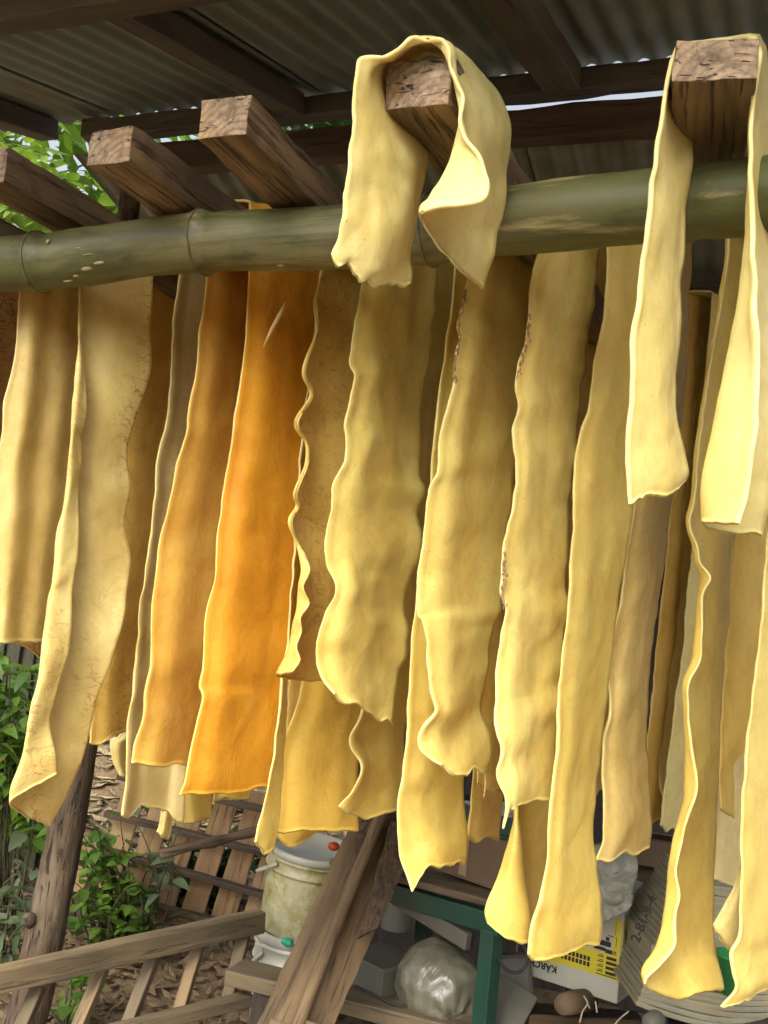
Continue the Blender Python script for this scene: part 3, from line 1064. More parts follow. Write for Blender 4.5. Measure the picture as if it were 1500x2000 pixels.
strip('tiny pale strip tip dangling under the grey beige strip', 'pale',
      [(372, 900), (346, 1300), (317, 1580), (306, 1626)], [(400, 900), (374, 1300), (338, 1590), (328, 1640)], 2.40, 2.42, seed=29)
strip('brown orange strip with a thin bright edge, left of the bright orange one', 'amber',
      [(404, 530), (400, 587), (389, 657), (383, 727), (368, 808), (364, 850), (346, 902), (336, 955), (325, 1007), (311, 1060), (304, 1130), (297, 1180), (296, 1240), (295, 1293), (283, 1350), (280, 1403), (264, 1450), (257, 1491)],
      [(500, 530), (484, 700), (455, 1000), (432, 1200), (400, 1400), (384, 1489)], 1.955, 2.10,
      bulge=((0, .012), (.35, -.02), (.75, .0), (1, .02)), bot=((0, 0), (.5, 4), (1, 0)), seed=30, ruf=.002, wob=.003, side=-1)
strip('bright orange smooth strip, the most orange of all', 'orange',
      [(489, 395), (486, 535), (483, 605), (478, 675), (469, 745), (458, 815), (451, 878), (437, 962), (433, 1000), (425, 1042), (420, 1130), (406, 1182), (400, 1217), (398, 1300), (391, 1340), (396, 1362), (383, 1417), (370, 1483), (362, 1527), (350, 1554)],
      [(640, 450), (640, 535), (622, 700), (602, 900), (592, 1080), (582, 1170), (566, 1290), (552, 1350), (541, 1450), (527, 1536)], 1.90, 2.06,
      bulge=((0, .02), (.3, -.022), (.62, -.006), (.8, .01), (1, .028)), bot=((0, 0), (.3, -2), (.6, 4), (1, 0)), seed=31, ruf=.0015, wob=.003, ztop=2.228)

# --- middle group
E_L = [(630, 535), (616, 598), (621, 647), (595, 724), (609, 773), (578, 825), (600, 867), (599, 909), (578, 962), (581, 990), (567, 1021), (583, 1067), (596, 1102), (586, 1147), (580, 1200), (566, 1260), (552, 1290), (540, 1318)]
strip_cols('ochre strip with a deeply wavy left edge and a pale fold at its foot', 'ochre', [
    [(632, 535, 1.87), (618, 598, 1.85), (622, 647, 1.87), (597, 724, 1.84), (612, 773, 1.87), (581, 825, 1.84), (602, 867, 1.87), (601, 909, 1.86), (580, 962, 1.84), (584, 990, 1.86), (570, 1021, 1.84), (586, 1067, 1.86), (606, 1110, 1.85), (592, 1147, 1.83), (604, 1179, 1.84), (587, 1205, 1.82), (590, 1234, 1.83), (579, 1265, 1.82), (586, 1290, 1.82), (570, 1312, 1.82)],
    [(630, 535, 1.87), (616, 598, 1.855), (620, 647, 1.87), (594, 724, 1.845), (608, 773, 1.87), (577, 825, 1.845), (599, 867, 1.87), (597, 909, 1.865), (576, 962, 1.845), (580, 990, 1.865), (566, 1021, 1.845), (582, 1067, 1.865), (590, 1110, 1.86), (586, 1147, 1.855), (582, 1190, 1.855), (574, 1225, 1.855), (568, 1255, 1.855), (558, 1280, 1.855), (548, 1300, 1.855), (540, 1319, 1.855)],
    [(665, 535, 1.92), (652, 598, 1.92), (650, 647, 1.92), (632, 724, 1.92), (634, 773, 1.92), (618, 825, 1.92), (622, 867, 1.92), (620, 909, 1.92), (610, 962, 1.92), (610, 990, 1.92), (602, 1021, 1.92), (606, 1067, 1.92), (608, 1110, 1.92), (606, 1147, 1.92), (602, 1190, 1.92), (596, 1225, 1.92), (592, 1255, 1.92), (586, 1280, 1.92), (580, 1305, 1.92), (576, 1326, 1.92)],
    [(735, 535, 1.99), (728, 598, 1.99), (724, 647, 1.99), (716, 724, 1.99), (710, 773, 1.99), (702, 825, 1.99), (698, 867, 1.99), (694, 909, 1.99), (688, 962, 1.99), (684, 990, 1.99), (680, 1021, 1.99), (674, 1067, 1.99), (668, 1110, 1.99), (664, 1147, 1.99), (660, 1190, 1.99), (656, 1225, 1.99), (652, 1255, 1.99), (648, 1280, 1.99), (644, 1310, 1.99), (640, 1332, 1.99)],
], seed=33, ruf=.003, wob=.003, NS=34, side=-1)
strip('pale yellow strip with bulging outline and ragged pointed bottom, centre of the photo', 'cream',
      [(709, 545), (702, 587), (691, 657), (683, 703), (691, 731), (684, 773), (670, 825), (677, 860), (674, 895), (649, 944), (646, 997), (635, 1067), (639, 1105), (653, 1150), (633, 1205), (618, 1255), (622, 1290), (634, 1330), (655, 1356)],
      [(856, 520), (849, 587), (847, 622), (838, 703), (828, 762), (824, 850), (819, 920), (831, 962), (812, 1007), (823, 1060), (817, 1095), (800, 1130), (787, 1187), (798, 1231), (795, 1278), (776, 1326), (768, 1376), (765, 1412)], 1.80, 1.99,
      bulge=((0, .03), (.3, -.028), (.55, -.008), (.8, .012), (1, .0)), bot=((0, 0), (.14, 8), (.34, -4), (.6, 2), (.78, 10), (.9, -2), (1, 0)), seed=34, ruf=.006, wob=.007)
strip('broad golden strip below the curly ochre one with a rolled hem', 'gold',
      [(640, 545), (622, 900), (606, 1200), (590, 1330), (578, 1388), (556, 1443), (549, 1498), (547, 1572), (538, 1626)],
      [(745, 545), (735, 900), (722, 1200), (707, 1370), (701, 1450), (697, 1540), (699, 1624)], 2.10, 2.22,
      bulge=((0, .02), (.3, -.02), (.7, -.005), (1, .02)), bot=((0, 0), (.4, -6), (1, 0)), seed=35, ruf=.002, wob=.004)
strip('darker golden strip end curving below the hem of the broad golden one', 'gold',
      [(660, 700), (620, 1200), (560, 1560), (528, 1630)], [(730, 700), (700, 1200), (660, 1560), (634, 1628)], 2.30, 2.36, bot=((0, 0), (.4, 22), (1, -4)), seed=36)
strip('very narrow yellow strip at the left side of the broad golden one', 'yellow',
      [(585, 900), (566, 1200), (551, 1333), (538, 1425), (529, 1498), (516, 1572), (498, 1645)],
      [(596, 900), (574, 1200), (557, 1380), (554, 1450), (551, 1539), (543, 1600), (535, 1662)], 2.02, 2.07, seed=37, bulge=((0, .0), (.5, -.004), (1, 0)), bot=((0, 0), (.5, 12), (1, 0)))
strip('golden strip with scalloped left edge and knotted corner under the centre strip', 'yellow',
      [(800, 545), (770, 900), (738, 1200), (709, 1380), (686, 1443), (705, 1491), (692, 1539), (664, 1576)],
      [(892, 545), (868, 800), (832, 1100), (806, 1300), (788, 1480), (785, 1580)], 2.04, 2.18,
      bulge=((0, -.02), (.2, .02), (.7, -.01), (1, .02)), bot=((0, 0), (.12, 12), (.4, 22), (.75, 6), (1, 0)), seed=38, ruf=.006)
strip('yellow strip with spotted lower end drawn to a point, left of the green table', 'yellow',
      [(886, 540), (876, 650), (862, 750), (850, 850), (842, 950), (830, 1050), (815, 1150), (802, 1297), (797, 1370), (793, 1462), (780, 1553), (775, 1617), (781, 1670), (795, 1705), (804, 1738)],
      [(965, 540), (955, 700), (945, 900), (936, 1100), (925, 1300), (906, 1500), (905, 1580), (912, 1640), (908, 1690)], 1.82, 1.96,
      bulge=((0, .02), (.4, -.022), (1, .02)), bot=((0, 4), (.1, -14), (.25, -32), (.5, -24), (.75, -14), (1, 0)), seed=39, ruf=.003, wob=.004, side=-1)
strip('cream strip with crusty left edge at top and a crumpled foot', 'cream',
      [(915, 540), (901, 605), (894, 633), (898, 657), (889, 692), (884, 752), (866, 815), (858, 870), (854, 920), (838, 955), (830, 1025), (824, 1077), (816, 1147), (814, 1200), (824, 1212), (835, 1260), (836, 1333), (848, 1370), (852, 1395), (826, 1425), (819, 1454), (838, 1482), (862, 1498)],
      [(1052, 490), (1040, 600), (1022, 750), (1008, 900), (998, 1000), (985, 1100), (976, 1190), (962, 1220), (953, 1290), (950, 1320), (941, 1390), (957, 1440), (960, 1473), (952, 1506)], 1.69, 1.86,
      bulge=((0, .02), (.28, -.024), (.5, .0), (.8, .012), (1, .016)), bot=((0, 0), (.25, 10), (.5, 12), (.7, -4), (.85, 6), (1, 0)), seed=40, ruf=.005, wob=.005, side=-1)
strip('cream strip with nicked left edge and a thin tail at its lower left corner', 'cream',
      [(1050, 500), (1036, 570), (1030, 650), (1008, 742), (1016, 790), (1000, 850), (1008, 902), (1004, 970), (984, 1066), (982, 1130), (979, 1159), (986, 1199), (974, 1283), (969, 1338), (966, 1382), (969, 1430), (982, 1467), (972, 1514), (986, 1556), (986, 1585), (978, 1612)],
      [(1170, 478), (1164, 550), (1152, 630), (1140, 722), (1132, 790), (1118, 902), (1108, 990), (1106, 1100), (1103, 1150), (1111, 1184), (1097, 1247), (1097, 1313), (1094, 1338), (1106, 1379), (1089, 1412), (1084, 1480), (1076, 1560)], 1.64, 1.80,
      bulge=((0, .025), (.25, -.02), (.42, -.012), (.55, .012), (1, .0)), bot=((0, 6), (.1, -22), (.35, -22), (.7, -10), (1, 0)), seed=41, ruf=.007, wob=.006)
def crust(parent, pts, seed, mat):
    vs, fs = [], []
    random.seed(seed)
    for (u, v, Y) in pts:
        c = at(u, v, Y)
        k0 = len(vs)
        rx, rz = random.uniform(.0010, .0024), random.uniform(.002, .0055)
        for a_ in range(4):
            for b_ in range(7):
                th_, ph_ = math.pi * (a_ + .5) / 4, 2 * math.pi * b_ / 7
                q = Vector((math.sin(th_) * math.cos(ph_) * rx, math.sin(th_) * math.sin(ph_) * rx, math.cos(th_) * rz))
                vs.append(c + q * (1 + .5 * noise.noise(q * 400 + c * 9)))
        for a_ in range(3):
            for b_ in range(7):
                b2 = (b_ + 1) % 7
                fs.append((k0 + a_ * 7 + b_, k0 + a_ * 7 + b2, k0 + a_ * 7 + 7 + b2, k0 + a_ * 7 + 7 + b_))
    link('crust', mesh('crust', vs, fs), parent, None, mat)
cru = simple('dark_dried_crust', (.22, .12, .065), .7, 0, (.42, .28, .13), 60)
for lab, E_, Yc, v0, v1, n_ in (('cream strip with crusty', [(915, 540), (901, 605), (894, 633), (898, 657), (889, 692), (884, 752), (866, 815)], 1.695, 565, 745, 46),
                                ('cream strip with nicked', [(1050, 500), (1036, 570), (1030, 650), (1008, 742)], 1.645, 610, 740, 22),
                                ('cream strip with nicked', [(1004, 970), (984, 1066), (982, 1130), (979, 1159), (986, 1199)], 1.645, 1075, 1190, 22)):
    par = [o for o in COL.objects if o.get('label', '').startswith(lab)][0]
    random.seed(n_)
    crust(par, [(lin([(q[1], q[0]) for q in E_], vv) + abs(random.gauss(0, 3.5)) - 1, vv, Yc) for vv in [v0 + (v1 - v0) * (k + random.random()) / n_ for k in range(n_)]], n_, cru)
strip('long smooth tan yellow strip flaring at the bottom in front of the printed box', 'yellow',
      [(1188, 488), (1180, 610), (1158, 710), (1150, 790), (1133, 842), (1123, 922), (1116, 1070), (1110, 1200), (1097, 1290), (1089, 1380), (1086, 1467), (1077, 1558), (1068, 1680), (1054, 1760), (1040, 1815), (1031, 1868)],
      [(1296, 470), (1284, 650), (1262, 800), (1244, 900), (1226, 1050), (1208, 1150), (1199, 1230), (1176, 1412), (1166, 1503), (1158, 1610), (1164, 1700), (1174, 1788), (1172, 1832), (1168, 1850)], 1.72, 1.88,
      bulge=((0, .02), (.3, -.02), (.6, .0), (1, .025)), bot=((0, 0), (.08, 10), (.5, 2), (.8, -6), (1, 0)), seed=42, ruf=.002, wob=.004)
strip_cols('tan strip folded lengthwise with a wrinkled left half, above the cable loop', 'yellow', [
    [(1015, 1100, 1.93), (1012, 1400, 1.93), (1006, 1580, 1.92), (996, 1636, 1.915), (972, 1720, 1.905), (950, 1775, 1.90), (954, 1802, 1.90)],
    [(1018, 1100, 1.92), (1015, 1400, 1.92), (1009, 1580, 1.905), (1007, 1636, 1.895), (996, 1720, 1.885), (984, 1790, 1.88), (990, 1832, 1.88)],
    [(1021, 1100, 1.935), (1018, 1400, 1.93), (1013, 1580, 1.92), (1017, 1640, 1.91), (1021, 1720, 1.90), (1029, 1790, 1.895), (1028, 1842, 1.895)],
    [(1024, 1100, 1.97), (1024, 1400, 1.97), (1022, 1580, 1.97), (1024, 1640, 1.97), (1027, 1720, 1.97), (1033, 1770, 1.97), (1032, 1815, 1.97)],
    [(1100, 1100, 2.05), (1095, 1400, 2.05), (1080, 1580, 2.05), (1074, 1640, 2.05), (1064, 1720, 2.05), (1056, 1760, 2.05), (1048, 1815, 2.05)],
], seed=43, ruf=.002, wob=.003, over=True)

# --- right group
RAILA, RAILB = at(1120, 660, 3.02), at(1560, 628, 3.02)
RAILZ = RAILB.z + .03
rl = thing('rail', 'dark timber rail at the back of the shed under the corrugated slope', 'rail', RAILA)
bar('rail_timber', Vector((RAILA.x, 3.02, RAILZ - .045)), Vector((RAILB.x, 3.02, RAILZ - .045)), .05, .06, M['oldwood'], rl, rough=.006, seed=3)
strip('greyish tan strip with pale patches and wavy hem above the grey bag', 'tan',
      [(1275, 600), (1258, 800), (1240, 980), (1220, 1100), (1214, 1166), (1203, 1214), (1196, 1247), (1188, 1320), (1190, 1375), (1178, 1467), (1176, 1503), (1179, 1558), (1177, 1632), (1163, 1682)],
      [(1345, 560), (1335, 760), (1316, 940), (1304, 1010), (1298, 1090), (1291, 1148), (1274, 1247), (1266, 1320), (1262, 1430), (1265, 1522), (1273, 1595), (1268, 1656)], 1.92, 2.04,
      bulge=((0, .02), (.35, -.025), (.7, -.01), (1, .02)), bot=((0, 0), (.25, 6), (.5, -6), (.75, 6), (1, 0)), seed=44, ruf=.003, wob=.005)
strip('dim olive brown strip between the patchy tan one and the ruffled one', 'tan',
      [(1362, 650), (1350, 850), (1332, 1000), (1314, 1100), (1296, 1210), (1288, 1283), (1285, 1393), (1281, 1467), (1287, 1522), (1298, 1577), (1296, 1612)],
      [(1450, 600), (1430, 900), (1410, 1100), (1392, 1300), (1378, 1500), (1350, 1622)], 2.98, 3.06, seed=45, ztop=RAILZ, rim=.010, th=.007)
strip_cols('long gold strip with a ruffled pale left edge, fanning out over the paper stack', 'yellow', [
    [(1424, 462, 1.86), (1416, 550, 1.86), (1390, 700, 1.86), (1366, 850, 1.86), (1356, 970, 1.855), (1348, 1018, 1.85), (1362, 1070, 1.84), (1368, 1100, 1.835), (1389, 1129, 1.82), (1374, 1170, 1.83), (1370, 1283, 1.83), (1345, 1330, 1.825), (1344, 1380, 1.825), (1348, 1460, 1.82), (1361, 1540, 1.81), (1345, 1590, 1.81), (1330, 1640, 1.81), (1317, 1700, 1.80), (1326, 1750, 1.79), (1317, 1790, 1.79), (1318, 1850, 1.78), (1290, 1885, 1.77), (1265, 1910, 1.765), (1262, 1922, 1.765)],
    [(1420, 462, 1.87), (1412, 550, 1.87), (1386, 700, 1.87), (1362, 850, 1.87), (1351, 970, 1.87), (1343, 1018, 1.865), (1355, 1070, 1.86), (1360, 1100, 1.86), (1370, 1129, 1.86), (1365, 1170, 1.855), (1354, 1283, 1.85), (1336, 1330, 1.85), (1335, 1380, 1.85), (1338, 1460, 1.85), (1338, 1540, 1.85), (1328, 1590, 1.85), (1316, 1640, 1.84), (1306, 1700, 1.84), (1304, 1750, 1.83), (1298, 1790, 1.83), (1284, 1850, 1.81), (1262, 1885, 1.80), (1258, 1905, 1.79), (1268, 1930, 1.79)],
    [(1438, 462, 1.92), (1430, 550, 1.92), (1408, 700, 1.92), (1388, 850, 1.92), (1374, 970, 1.92), (1366, 1018, 1.92), (1370, 1070, 1.92), (1374, 1100, 1.92), (1378, 1129, 1.92), (1376, 1170, 1.92), (1368, 1283, 1.91), (1354, 1330, 1.91), (1352, 1380, 1.91), (1354, 1460, 1.91), (1356, 1540, 1.91), (1348, 1590, 1.91), (1338, 1640, 1.90), (1330, 1700, 1.90), (1328, 1750, 1.90), (1324, 1790, 1.89), (1318, 1850, 1.88), (1312, 1890, 1.86), (1312, 1920, 1.85), (1322, 1952, 1.84)],
    [(1470, 462, 1.97), (1462, 550, 1.97), (1446, 700, 1.97), (1430, 850, 1.97), (1416, 970, 1.97), (1408, 1018, 1.97), (1406, 1070, 1.97), (1405, 1100, 1.97), (1404, 1129, 1.97), (1402, 1170, 1.97), (1394, 1283, 1.97), (1384, 1330, 1.97), (1380, 1380, 1.97), (1378, 1460, 1.97), (1376, 1540, 1.97), (1370, 1590, 1.97), (1366, 1640, 1.97), (1360, 1700, 1.96), (1358, 1750, 1.96), (1358, 1790, 1.95), (1360, 1850, 1.94), (1364, 1890, 1.90), (1362, 1915, 1.88), (1366, 1938, 1.87)],
    [(1500, 462, 2.04), (1494, 550, 2.04), (1478, 700, 2.04), (1460, 850, 2.04), (1444, 970, 2.04), (1436, 1018, 2.04), (1430, 1070, 2.04), (1427, 1100, 2.04), (1425, 1129, 2.04), (1422, 1170, 2.04), (1414, 1283, 2.04), (1410, 1330, 2.04), (1406, 1380, 2.04), (1403, 1460, 2.04), (1400, 1540, 2.04), (1399, 1590, 2.04), (1396, 1640, 2.03), (1392, 1700, 2.02), (1390, 1750, 2.01), (1391, 1790, 2.0), (1396, 1850, 1.98), (1404, 1885, 1.95), (1412, 1910, 1.93), (1414, 1930, 1.92)],
], seed=46, ruf=.003, wob=.004, NS=36, side=-1)
strip('brownish yellow strip with shrivelled brown lower corner, behind the ruffled one', 'gold',
      [(1440, 1000), (1432, 1100), (1424, 1200), (1412, 1350), (1405, 1500), (1404, 1580)],
      [(1520, 960), (1500, 1100), (1486, 1250), (1470, 1380), (1452, 1460), (1430, 1500), (1434, 1596)], 2.13, 2.24, seed=47, ruf=.005)
strip('pale grey strip hanging low between the ruffled strip and the right edge', 'grey',
      [(1440, 1100), (1415, 1400), (1396, 1600), (1386, 1712)], [(1510, 1100), (1480, 1400), (1452, 1600), (1442, 1736)], 2.28, 2.36, seed=48)
strip_cols('broad tan strip at the right edge with its pale lower corner folded back', 'cream', [
    [(1520, 900, 1.80), (1500, 1050, 1.80), (1482, 1265, 1.79), (1463, 1430, 1.78), (1453, 1540, 1.77), (1448, 1680, 1.76), (1448, 1760, 1.75), (1441, 1830, 1.75), (1427, 1860, 1.745), (1432, 1900, 1.74), (1437, 1930, 1.74), (1408, 1966, 1.735)],
    [(1545, 900, 1.83), (1525, 1050, 1.83), (1508, 1265, 1.82), (1490, 1430, 1.81), (1480, 1540, 1.80), (1476, 1680, 1.79), (1474, 1760, 1.785), (1472, 1830, 1.78), (1464, 1860, 1.78), (1462, 1900, 1.775), (1464, 1930, 1.77), (1452, 1954, 1.77)],
    [(1600, 900, 1.90), (1585, 1050, 1.90), (1570, 1265, 1.90), (1556, 1430, 1.90), (1548, 1540, 1.90), (1540, 1680, 1.89), (1538, 1760, 1.88), (1535, 1830, 1.88), (1532, 1860, 1.87), (1530, 1890, 1.87), (1525, 1905, 1.87), (1516, 1920, 1.87)],
], seed=49, ruf=.003, wob=.003)
strip_cols('cream flap with an orange crusted edge, tucked behind the strip at the right edge', 'pale', [
    [(1490, 1200, 1.94), (1470, 1500, 1.94), (1448, 1690, 1.93), (1420, 1760, 1.915), (1394, 1806, 1.90)],
    [(1495, 1200, 1.93), (1475, 1500, 1.93), (1452, 1700, 1.92), (1430, 1790, 1.90), (1402, 1826, 1.89)],
    [(1505, 1200, 1.96), (1485, 1500, 1.96), (1462, 1710, 1.95), (1448, 1800, 1.92), (1430, 1856, 1.90)],
    [(1540, 1200, 2.02), (1510, 1500, 2.02), (1490, 1700, 2.01), (1480, 1800, 1.99), (1470, 1870, 1.98)],
], seed=50, ruf=.002, wob=.003)

# --- hides hanging further back, seen in the gaps
BACK = [
    ('brown strip in the deep shade behind the curly ochre one', 'brown', (640, 560), (760, 560), (560, 1430), (690, 1440), 2.28),
    ('brown strip in the deep shade right of the pale centre strip', 'brown', (830, 540), (930, 540), (770, 1390), (880, 1400), 2.22),
    ('brown strip seen as a dark sliver between two cream strips', 'brown', (975, 560), (1060, 560), (930, 1530), (1000, 1560), 2.26),
    ('fishtail strip end with a dangling thread above the green tray', 'brown', (1000, 600), (1060, 600), (912, 1634), (974, 1642), 2.42),
    ('brown strip seen in the gap left of the long tan strip', 'brown', (1120, 540), (1200, 540), (1050, 1500), (1120, 1520), 2.25),
    ('brown strip in the narrow gap left of the patchy tan one', 'brown', (1250, 700), (1300, 700), (1170, 1450), (1235, 1470), 2.32),
    ('dark brown strip between the patchy tan strip and the olive one', 'brown', (1335, 720), (1395, 720), (1250, 1600), (1310, 1610), 2.95),
    ('olive strip end with small curled tip beside the patchy tan hem', 'tan', (1255, 900), (1300, 900), (1150, 1560), (1182, 1540), 2.40),
    ('pale strip end with pinched tip left of the ruffled strip', 'pale', (1360, 1000), (1400, 1000), (1290, 1612), (1330, 1628), 2.92),
    ('brown strip in shade behind the ruffled strip', 'brown', (1420, 760), (1500, 760), (1362, 1500), (1430, 1510), 3.0),
    ('brown strip in shade behind the veined strip', 'brown', (170, 600), (300, 600), (110, 1320), (210, 1330), 2.46),
    ('brown strip in shade behind the two orange strips', 'brown', (430, 640), (560, 640), (330, 1470), (470, 1480), 2.50),
]
for k, (lab, mt, a, b, c, d, Y) in enumerate(BACK):
    def ed(p, q, sd):
        n = 8
        return [(p[0] + (q[0] - p[0]) * i / (n - 1) + 7 * noise.noise(Vector((i * .9, sd, k))) * (0 < i < n - 1), p[1] + (q[1] - p[1]) * i / (n - 1)) for i in range(n)]
    strip(lab, mt, ed(a, c, 1.3), ed(b, d, 5.1), Y, Y + .1, ztop=RAILZ if Y > 2.8 else None, bot=((0, 0), (.3, 8), (.6, -6), (1, 0)), seed=60 + k, ruf=.004, NS=14)

# crisp little things caught on the hides
sp = tube_mesh([at(515, 677, 1.84), (at(530, 645, 1.835)), at(546, 615, 1.83), at(560, 588, 1.83)], [.0016, .004, .0048, .0018], 6, 'splinter')
tag(link('splinter', sp, None, None, M['fibre']), 'pale fibrous splinter stuck on the bright orange strip', 'splinter')
th = tube_mesh(resample([at(508, 540, 1.84), at(522, 552, 1.83), at(533, 572, 1.83), at(528, 598, 1.835), at(518, 620, 1.84)], 20), .0006, 5, 'thread')
tag(link('thread', th, None, None, M['twine']), 'thin curved thread hanging from the pole over the orange strip', 'thread')
th = tube_mesh(resample([at(946, 1505, 1.86), at(948, 1530, 1.86), at(945, 1558, 1.86)], 10), .0016, 5, 'thread')
tag(link('thread', th, None, None, M['fibre']), 'short dangling hide thread below the crumpled foot of a cream strip', 'thread')

# ------------------------------------------------------------------ post
pp = [(262, 300, 3.25), (258, 360, 3.22), (250, 440, 3.2), (232, 700, 3.16), (205, 1000, 3.12), (172, 1350, 3.08), (140, 1560, 3.06), (105, 1740, 3.04), (78, 1870, 3.02), (48, 2010, 3.0), (20, 2150, 2.98)]
ppath = resample([at(*p) for p in pp], 60)
ppath.append(Vector((ppath[-1].x - .03, ppath[-1].y, -.1)))
pr_ = [.034 + .028 * (i / 60) for i in range(61)]
pm = frame_mw(ppath[0], ppath[-1])
post = thing('tree_trunk_post', 'crooked brown tree trunk post standing left of the shrub', 'post', ppath[-1])
link('trunk', tube_mesh([pm.inverted() @ p for p in ppath], pr_, 28, 'trunk', jit=.10, seed=4), post, pm, M['bark'])
kn = at(60, 1800, 2.94)
link('knot', tube_mesh([pm.inverted() @ at(70, 1800, 3.02), pm.inverted() @ at(52, 1792, 2.95)], [.03, .012], 10, 'knot', jit=.2), post, pm, M['bark'])

# ------------------------------------------------------------------ ladder
lad = thing('wooden_ladder', 'weathered wooden ladder lying on its side in front of the post', 'ladder', zpl(200, 2000, .1))
bar('rail', at(-60, 1925, 2.62), at(512, 1798, 3.2), .046, .066, M['oldwood'], lad, rough=.004, seed=1)
bar('rail', at(150, 2035, 2.62), at(486, 1950, 3.0), .045, .034, M['oldwood'], lad, rough=.004, seed=2)
for (a, b) in (((75, 1925), (30, 2030)), ((202, 1890), (150, 2015)), ((302, 1862), (250, 2000)), ((392, 1838), (352, 1975)), ((480, 1815), (446, 1950))):
    ya = 2.68 + .52 * a[0] / 512
    bar('rung', at(a[0], a[1], ya + .02), at(b[0], b[1], ya - .09), .036, .032, M['oldwood'], lad, rough=.004, seed=a[0])

# ------------------------------------------------------------------ pallet
pal = thing('wooden_pallet', 'wooden pallet leaning among the shrubs behind the buckets', 'pallet', at(380, 1800, 4.2))
def pal_pt(i, v):      # slat i, image row v
    return 247 + 62 * i - (v - 1600) * .31
for i in range(-1, 7):
    v0, v1 = 1500 + i * 12, 1762 + i * 14
    a, b = at(pal_pt(i, v0), v0, 4.32), at(pal_pt(i, v1), v1, 4.2)
    if i == -1:
        a, b = at(pal_pt(i, 1640), 1640, 4.24), at(pal_pt(i, 1740), 1740, 4.21)
    bar('slat', a, b, .098, .02, M['pallet'], pal, up=Vector((0, -1, .2)), rough=.004, seed=i * 3.1, seg=.12)
for (a, b) in (((205, 1588), (560, 1676)), ((205, 1660), (560, 1760)), ((225, 1750), (560, 1834)), ((230, 1515), (560, 1592))):
    bar('rail', at(a[0], a[1], 4.19), at(b[0], b[1], 4.15), .045, .024, M['pallet_dark'], pal, rough=.003, seed=a[1])

# ------------------------------------------------------------------ stick, bench, buckets
stk = resample([at(312, 1670, 3.05), at(360, 1656, 3.08), at(420, 1644, 3.12), at(480, 1628, 3.16), at(600, 1600, 3.24)], 24)
sm = frame_mw(stk[0], stk[-1])
tag(link('stick', tube_mesh([sm.inverted() @ p for p in stk], [.015 + .002 * math.sin(i) for i in range(24)], 12, 'stick', jit=.08), None, sm, M['bark']),
    'bare grey stick poking out in front of the pallet', 'stick')

bench = thing('plank_bench', 'low grey plank bench in front of the stacked buckets', 'bench', zpl(520, 1990, 0))
bz = at(440, 1898, 2.95).z
pA, pB, pC = zpl(440, 1896, bz), zpl(640, 1945, bz), zpl(500, 1876, bz)
wv = (pC - pA)
bd = (pB - pA).normalized()
wv = wv - bd * wv.dot(bd)
wv = wv.normalized()
bar('seat_plank', pA + wv * .06 - Vector((0, 0, .02)), pA + bd * .75 + wv * .06 - Vector((0, 0, .02)), .12, .042, M['oldwood'], bench, rough=.003, seed=8)
for t, ww in ((.12, .08), (.30, .03), (.62, .1)):
    q = pA + bd * t + wv * .07
    bar('leg', Vector((q.x - .02, q.y, 0)), Vector((q.x, q.y, bz - .042)), ww * 1.2, .11, M['dark'], bench, up=Vector((0, -1, 0)), rough=.004, seed=t)

def bucket(p0, p1, r0, r1, label, mat, lid, seed):
    axis = (p1 - p0)
    h = axis.length
    t = thing('bucket', label, 'bucket', p0, 'stacked white buckets')
    q = Vector((0, 0, 1)).rotation_difference(axis.normalized()).to_matrix().to_4x4()
    mw = Matrix.Translation(p0) @ q
    prof = [(r0 * .97, 0), (r0, .004), (r0 + (r1 - r0) * .7, h * .70), (r0 + (r1 - r0) * .74, h * .735), (r1 * 1.025, h * .74), (r1 * 1.03, h * .76), (r1, h * .765), (r1, h * .87),
            (r1 * 1.03, h * .875), (r1 * 1.035, h * .9), (r1 * 1.0, h * .905), (r1 * 1.0, h * .93)]
    link('body', lathe_mesh(prof, 48, 'body'), t, mw, mat)
    lp = [(r1 * .98, h * .915), (r1 * 1.05, h * .918), (r1 * 1.055, h * .985), (r1 * 1.03, h), (r1 * .95, h), (r1 * .93, h * .985), (0.002, h * .985)]
    link('lid', lathe_mesh(lp, 48, 'lid'), t, mw, lid)
    # bail handle: a lug and a drooping wire grip on the viewer's left
    ang = R(215)
    ex = Vector((math.cos(ang), math.sin(ang), 0))
    lug = mw @ Matrix.Translation(ex * r1 * 1.02 + Vector((0, 0, h * .84)))
    lg_ = link('lug', box_mesh(.03, .03, .05, .1, 0, .006), t, lug, mat)
    pts = []
    for k in range(15):
        a = R(215 + 12) - R(150) * k / 14
        rr = r1 * (1.06 + .14 * math.sin(math.pi * k / 14))
        pts.append(mw @ (Vector((math.cos(a) * rr, math.sin(a) * rr, h * (.84 - .32 * math.sin(math.pi * k / 14))))))
    link('handle', tube_mesh(resample(pts, 30), .006, 8, 'handle'), lg_, None, M['bucketclean'])
    return t
b_lo0, b_lo1 = at(566, 1902, 3.22), at(583, 1816, 3.22)
b_lo1 = at(583, 1812, 3.40)
b_lo0 = Vector((b_lo1.x - .012, b_lo1.y, gz(b_lo1.x, b_lo1.y)))
bucket(b_lo0, b_lo1, .118, .138, 'cleaner white bucket behind the bench, under the stained one', M['bucketclean'], M['bucketclean'], 1)
b_up0 = b_lo1 + (b_lo1 - b_lo0).normalized() * .004
b_up1 = at(613, 1652, 3.38)
bucket(b_up0, b_up1, .134, .146, 'yellow stained white bucket with a lid stacked on another bucket', M['bucket'], M['bucketclean'], 2)
